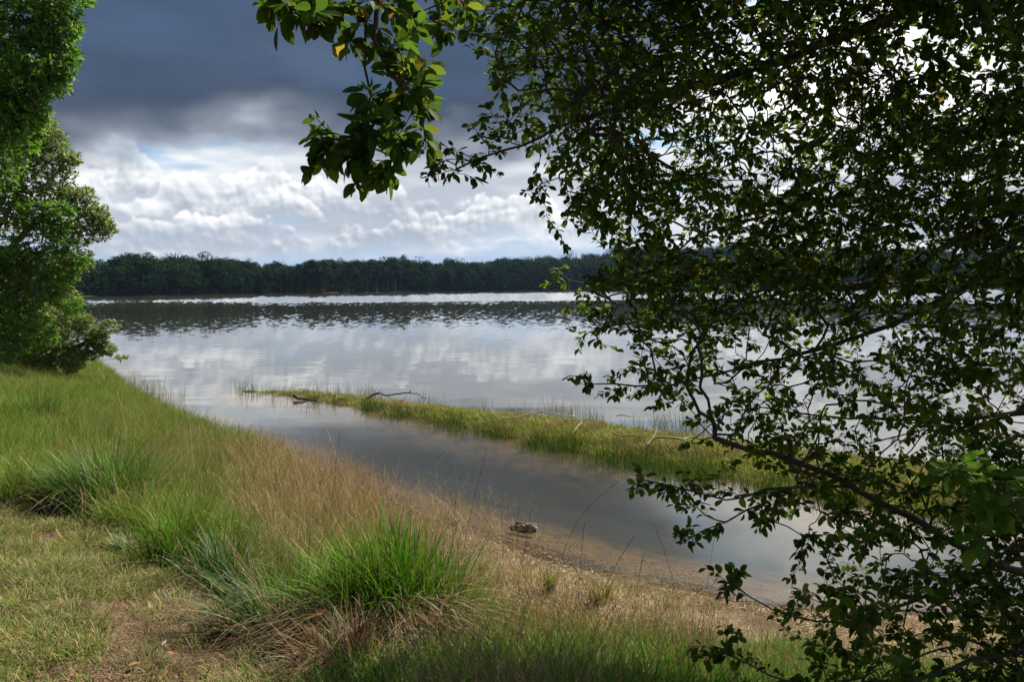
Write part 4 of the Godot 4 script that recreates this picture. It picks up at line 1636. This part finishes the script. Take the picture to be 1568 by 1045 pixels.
func build_litter() -> void:
	# gravel and straw on the beach
	var mb := MB.new()
	for j in 5:
		for i in 7:
			var th := PI * j / 4.0
			var ph := TAU * i / 7.0
			mb.vert(Vector3(cos(ph) * sin(th) * rnd(0.85, 1.15), cos(th) * 0.6, sin(ph) * sin(th) * rnd(0.85, 1.15)))
	for j in 4:
		for i in 7:
			mb.quad(j * 7 + i, j * 7 + (i + 1) % 7, j * 7 + 7 + (i + 1) % 7, j * 7 + 7 + i)
	var peb := mb.mesh()
	var wh := []
	var ti := []
	var sw := []
	var st := []
	var n_l := noise(31, 0.8, 2)
	for k in 170000:
		var d := rnd(3.6, 13.0)
		var x := rnd(-0.4, 0.66) * d
		var sn := look(sgrid, x, -d)
		if sn < -0.5 or sn > 2.6 or look(pgrid, x, -d) > -0.3:
			continue
		var p := Vector3(x, ground(x, -d), -d)
		if n_l.get_noise_2d(x, d) + rng.randf() * 0.9 < 0.25:
			continue
		if rng.randf() < 0.55:
			var s := 0.0025 + 0.010 * pow(rng.randf(), 4.0)
			wh.append(Transform3D(Basis(rdir(), rng.randf() * TAU).scaled(Vector3(s * rnd(0.8, 1.5), s, s)), p + Vector3(0, s * 0.2, 0)))
			ti.append(pick([[Color(0.32, 0.26, 0.185), 0.5], [Color(0.14, 0.10, 0.07), 0.43], [Color(0.45, 0.42, 0.37), 0.07]]))
		elif sn > -0.04:
			sw.append(Transform3D(Basis(Vector3.UP, rng.randf() * TAU) * Basis(Vector3.RIGHT, rnd(-0.25, 0.25)), p + Vector3(0, 0.004, 0)))
			st.append(pick([[STRAW * 1.1, 0.5], [RUSSET, 0.3], [Color(0.55, 0.48, 0.36), 0.2]]) if sn > 0.3 else pick([[RUSSET * 0.5, 0.6], [Color(0.05, 0.04, 0.03), 0.3], [STRAW * 0.6, 0.1]]))
			if sn < 0.3:
				sw[sw.size() - 1] = sw[sw.size() - 1].scaled_local(Vector3(1.3, 2.0, 2.0))
	var o := scatter("beach_gravel", peb, mat(0.8), wh, ti, self)
	o.set_meta("label", "fine gravel strewn over the sandy beach")
	mb = MB.new()
	tube(mb, PackedVector3Array([Vector3(-0.03, 0, 0), Vector3(0, 0.003, 0.004), Vector3(0.032, 0, 0)]), PackedFloat32Array([0.0011, 0.0013, 0.0009]), 3, Color.WHITE)
	o = scatter("straw_litter", mb.mesh(), mat(0.85), sw, st, self)
	o.set_meta("label", "dry straw bits littering the beach")
	# leaves that fell on the turf
	var dead := [[40, 980, 0.07, Color(0.33, 0.145, 0.07), "broad pinkish brown dead leaf on the short turf"], [42, 908, 0.03, Color(0.5, 0.19, 0.03), "small vivid orange leaf on the green turf"], [188, 896, 0.04, Color(0.36, 0.2, 0.05), "yellowish orange leaf at the upper rim of the bare soil"],
		[15, 1012, 0.05, Color(0.24, 0.14, 0.08), "small brown leaf low in the left corner of the turf"], [217, 1025, 0.05, Color(0.24, 0.10, 0.045), "brown leaf on turf at the bottom edge left of the dark red one"], [258, 1028, 0.055, Color(0.2, 0.07, 0.04), "dark red crumpled leaf on the bare soil"], [227, 930, 0.045, Color(0.24, 0.15, 0.09), "pinkish brown leaf between turf and bare soil nearest the orange one"], [287, 982, 0.04, Color(0.26, 0.15, 0.07), "light brown leaf at the right side of the bare soil"], [270, 1012, 0.04, Color(0.24, 0.11, 0.05), "brown leaf on the bare soil just above the dark red one"], [255, 988, 0.04, Color(0.36, 0.3, 0.24), "whitish dry leaf in the middle of the bare soil"], [243, 890, 0.035, Color(0.26, 0.12, 0.04), "small brown leaf at the top of the bare soil right of the yellowish one"], [926, 909, 0.04, Color(0.62, 0.22, 0.04), "orange leaf on the sand right of the beach tufts"], [990, 932, 0.035, Color(0.55, 0.3, 0.05), "yellowish leaf on the sand farthest right of the beach tufts"], [815, 925, 0.035, Color(0.42, 0.2, 0.1), "dull brown leaf on the sand left of the olive tuft"]]
	for q in dead:
		var p := on_ground(q[0], q[1])
		p.y = ground(p.x, p.z)
		var t := thing("fallen_leaf", q[4] if q[4] else "small brown fallen leaf lying flat on the ground", "leaf", p + Vector3(0, 0.045 if q[0] < 200 else 0.02, 0), "fallen leaves")
		var m := mat(0.7, 0.2)
		m.albedo_color = (q[3] as Color).linear_to_srgb()
		var l := part("blade", leaf_mesh(3), m, t)
		l.transform = Transform3D((Basis(Vector3.UP, rng.randf() * TAU) * Basis(Vector3.RIGHT, -PI / 2 + rnd(-0.35, 0.35))).scaled(Vector3.ONE * q[2]), Vector3.ZERO)
		mb = MB.new()
		tube(mb, PackedVector3Array([Vector3(0, 0, 0), Vector3(0, -0.1, 0.02), Vector3(0.02, -0.25, 0.03)]), PackedFloat32Array([0.012, 0.01, 0.012]), 3, Color.WHITE)
		var s := part("leaf_stalk", mb.mesh(), m, t)
		s.transform = l.transform


func build_stalks() -> void:
	# tall flowering stalks that stand out against the water: foot, tip, bend
	var S := [
		[850, 905, 947, 738, 0.8, 1, "longest dark flowering stalk arching right over the shallows"],
		[905, 960, 970, 822, 0.3, 1, "short thick dark stalk leaning right at the beach edge"],
		[1040, 930, 1000, 800, 0.25, 1, "dark stalk leaning left below the hanging twig"],
		[1075, 960, 1098, 800, 0.2, 2, "thin pale stalk with loose branching head near the lower leaves"],
		[700, 900, 745, 690, 0.2, 1, "dark straight stalk above the right shoulder of the largest tussock"],
		[790, 880, 680, 700, 0.15, 1, "dark slender stalk crossing the others leaning left"],
		[600, 870, 690, 685, 0.5, 0, "pale stalk with nodding white head above the largest tussock"],
		[590, 860, 612, 700, 0.2, 0, "pale upright stalk left of the nodding white one"],
		[640, 880, 712, 742, 0.6, 0, "straw stalk bent over to the right at mid height"],
		[560, 850, 500, 655, 0.15, 0, "straw stalk leaning left before the brown shallows"],
		[520, 850, 540, 690, 0.2, 0, "leftmost straw stalk between the largest tussock and the water beside the upright pale one"], [540, 860, 565, 720, 0.3, 0, "straw stalk right of the upright pale one, leaning slightly right"], [480, 840, 428, 640, 0.2, 0, "far straw stalk leaning left against the brown shallows"], [450, 830, 415, 690, 0.15, 0, "second far straw stalk leaning left, shorter and nearer the bank"],
		[500, 860, 520, 665, 0.1, 1, "thin dark stalk standing upright among the straw stalks before the inlet"], [660, 890, 640, 730, 0.2, 0, "straw stalk leaning left just before the beach begins"], [690, 880, 700, 745, 0.3, 1, "dark stalk leaning right where the beach begins"], [720, 880, 790, 770, 0.4, 0, "straw stalk leaning far right over the upper beach"],
		[775, 850, 777, 770, 0.1, 1, "second dark upright stalk from the left beside the wood lump"], [790, 860, 795, 765, 0.1, 1, "third of the dark upright stalks beside the wood lump"], [800, 870, 815, 768, 0.1, 1, "rightmost of the dark upright stalks beside the wood lump"], [770, 858, 768, 785, 0.1, 1, "leftmost and shortest of the dark upright stalks beside the wood lump"],
		[300, 770, 290, 640, 0.2, 0, "straw stalk on the left bank behind the small dark tuft"], [340, 790, 385, 690, 0.5, 0, "arching straw stalk on the left bank right of the small dark tuft"], [230, 720, 250, 600, 0.3, 0, "straw stalk on the left bank above the dark wide tussock"], [200, 700, 180, 600, 0.2, 0, "leftmost straw stalk on the bank above the dark wide tussock"], [380, 800, 366, 650, 0.15, 1, "dark stalk on the left bank leaning left toward the brown shallows"], [330, 760, 330, 640, 0.1, 1, "dark stalk standing straight on the bank right of the small dark tuft"], [395, 800, 400, 655, 0.1, 1, "dark stalk on the bank farthest right of the small dark tuft"], [1010, 950, 1085, 900, 0.9, 1, "dark stalk bowed almost flat toward the lower leaves at the beach"], [970, 950, 985, 850, 0.2, 1, "short dark stalk behind the brownish beach tuft"], [885, 930, 895, 800, 0.25, 1, "tall dark stalk between the olive and brownish beach tufts"],
		[930, 975, 880, 870, 0.2, 1, "dark stalk leaning left over the brownish beach tuft"], [1000, 985, 1030, 880, 0.3, 0, "straw stalk at the beach edge leaning right toward the lower leaves"], [420, 830, 470, 700, 0.4, 0, "straw stalk leaning right out of the pale silvery tussock"], [610, 890, 585, 720, 0.15, 1, "dark stalk rising behind the middle of the largest tussock"]]
	for s in S:
		var p := on_ground(s[0], s[1])
		p.y = ground(p.x, p.z)
		var d := to_px(p).z
		var q := at(s[2], s[3], d * 1.02)
		var c := STRAW * 1.25 if s[5] == 0 else Color(0.10, 0.07, 0.045) if s[5] == 1 else Color(0.24, 0.2, 0.12)
		var fallback := "straw coloured flowering grass stalk rising from the bank" if s[5] == 0 else "dark brown flowering grass stalk rising from the bank"
		var t := thing("grass_stalk", s[6] if s[6] else fallback, "grass stalk", p, "flowering grass stalks on the bank" if s[6] == "" or s[5] == 0 else "dark flowering stalks on the bank")
		var v := q - p
		var side := Vector3(v.x, 0, 0)
		var pts := []
		for k in 9:
			var f := k / 8.0
			var lift: float = sin(f * PI) * 0.22 * s[4]
			pts.append(v * f - side * lift + Vector3(0, v.y * lift * 0.6, 0) + rdir() * 0.003)
		var path := smooth(pts, 0.04)
		var rr := PackedFloat32Array()
		for k in path.size():
			rr.append(lerpf(0.0022, 0.0010, float(k) / path.size()))
		var mb := MB.new()
		tube(mb, path, rr, 4, c)
		part("stem", mb.mesh(), dry_mat, t)
		mb = MB.new()
		var n: int = 60 if s[5] != 2 else 34
		for k in n:
			var f := 1.0 - 0.36 * rng.randf()
			var i := mini(int(f * (path.size() - 1)), path.size() - 2)
			var ax := (path[i + 1] - path[i]).normalized()
			var b := path[i].lerp(path[i + 1], rng.randf())
			var sd := (rdir() - ax * 0.3).normalized()
			if s[5] == 2:
				b += sd * rnd(0.0, 0.03)
			var gdir := (ax + sd * (0.4 if s[5] != 2 else 0.8)).normalized()
			var l := rnd(0.008, 0.016)
			var w := ax.cross(sd).normalized() * 0.0026
			var o := mb.v.size()
			mb.vert(b, c)
			mb.vert(b + gdir * l * 0.5 + w, c)
			mb.vert(b + gdir * l, c)
			mb.vert(b + gdir * l * 0.5 - w, c)
			mb.quad(o, o + 1, o + 2, o + 3)
		part("seed_head", mb.mesh(), dry_mat, t)


# ------------------------------------------------------------------ the scene
func _ready() -> void:
	t_start = Time.get_ticks_msec()
	rng.seed = 4711
	cam_basis = Basis(Vector3.RIGHT, -deg_to_rad(PITCH)) * Basis(Vector3.BACK, deg_to_rad(-ROLL))
	var cam := Camera3D.new()
	cam.name = "camera"
	cam.fov = rad_to_deg(2.0 * atan(522.5 / FPX))
	cam.near = 0.05
	cam.far = 6000.0
	cam.transform = Transform3D(cam_basis, Vector3(0, EYE, 0))
	add_child(cam)
	var env := Environment.new()
	env.background_mode = Environment.BG_SKY
	var sky := Sky.new()
	var sm := PanoramaSkyMaterial.new()
	sm.panorama = build_sky()
	print("sky ", Time.get_ticks_msec() - t_start)
	sky.sky_material = sm
	env.sky = sky
	env.tonemap_mode = Environment.TONE_MAPPER_LINEAR
	env.tonemap_exposure = EXPO
	env.sdfgi_enabled = true
	env.ssao_enabled = true
	env.ssil_enabled = true
	env.fog_enabled = true
	env.fog_density = 0.00005
	env.fog_light_color = Color(0.62, 0.76, 1.0)
	var we := WorldEnvironment.new()
	we.name = "environment"
	we.environment = env
	add_child(we)
	var sun := DirectionalLight3D.new()
	sun.name = "sun"
	sun.light_color = Color(1.0, 0.95, 0.86)
	sun.light_energy = 1.6
	sun.light_angular_distance = 0.5
	sun.shadow_enabled = true
	var e := deg_to_rad(SUN_EL)
	var a := deg_to_rad(SUN_AZ)
	sun.transform = Transform3D(Basis.looking_at(-Vector3(sin(a) * cos(e), sin(e), -cos(a) * cos(e)), Vector3.UP), Vector3(0, 50, 0))
	add_child(sun)

	n_land = noise(11, 0.55, 3)
	n_patch = noise(12, 0.9, 4)
	grass_mat = mat(0.62, 0.6, 0.24)
	dry_mat = mat(0.75, 0.35, 0.3)
	make_land()
	print("land ", Time.get_ticks_msec() - t_start)
	build_ground()
	build_water()
	print("water ", Time.get_ticks_msec() - t_start)
	build_far_shore()
	build_left_trees()
	build_near_tree()
	print("trees ", Time.get_ticks_msec() - t_start)
	build_grass()
	print("grass ", Time.get_ticks_msec() - t_start)
	build_tussocks()
	build_driftwood()
	build_litter()
	build_stalks()
	print("done ", Time.get_ticks_msec() - t_start)
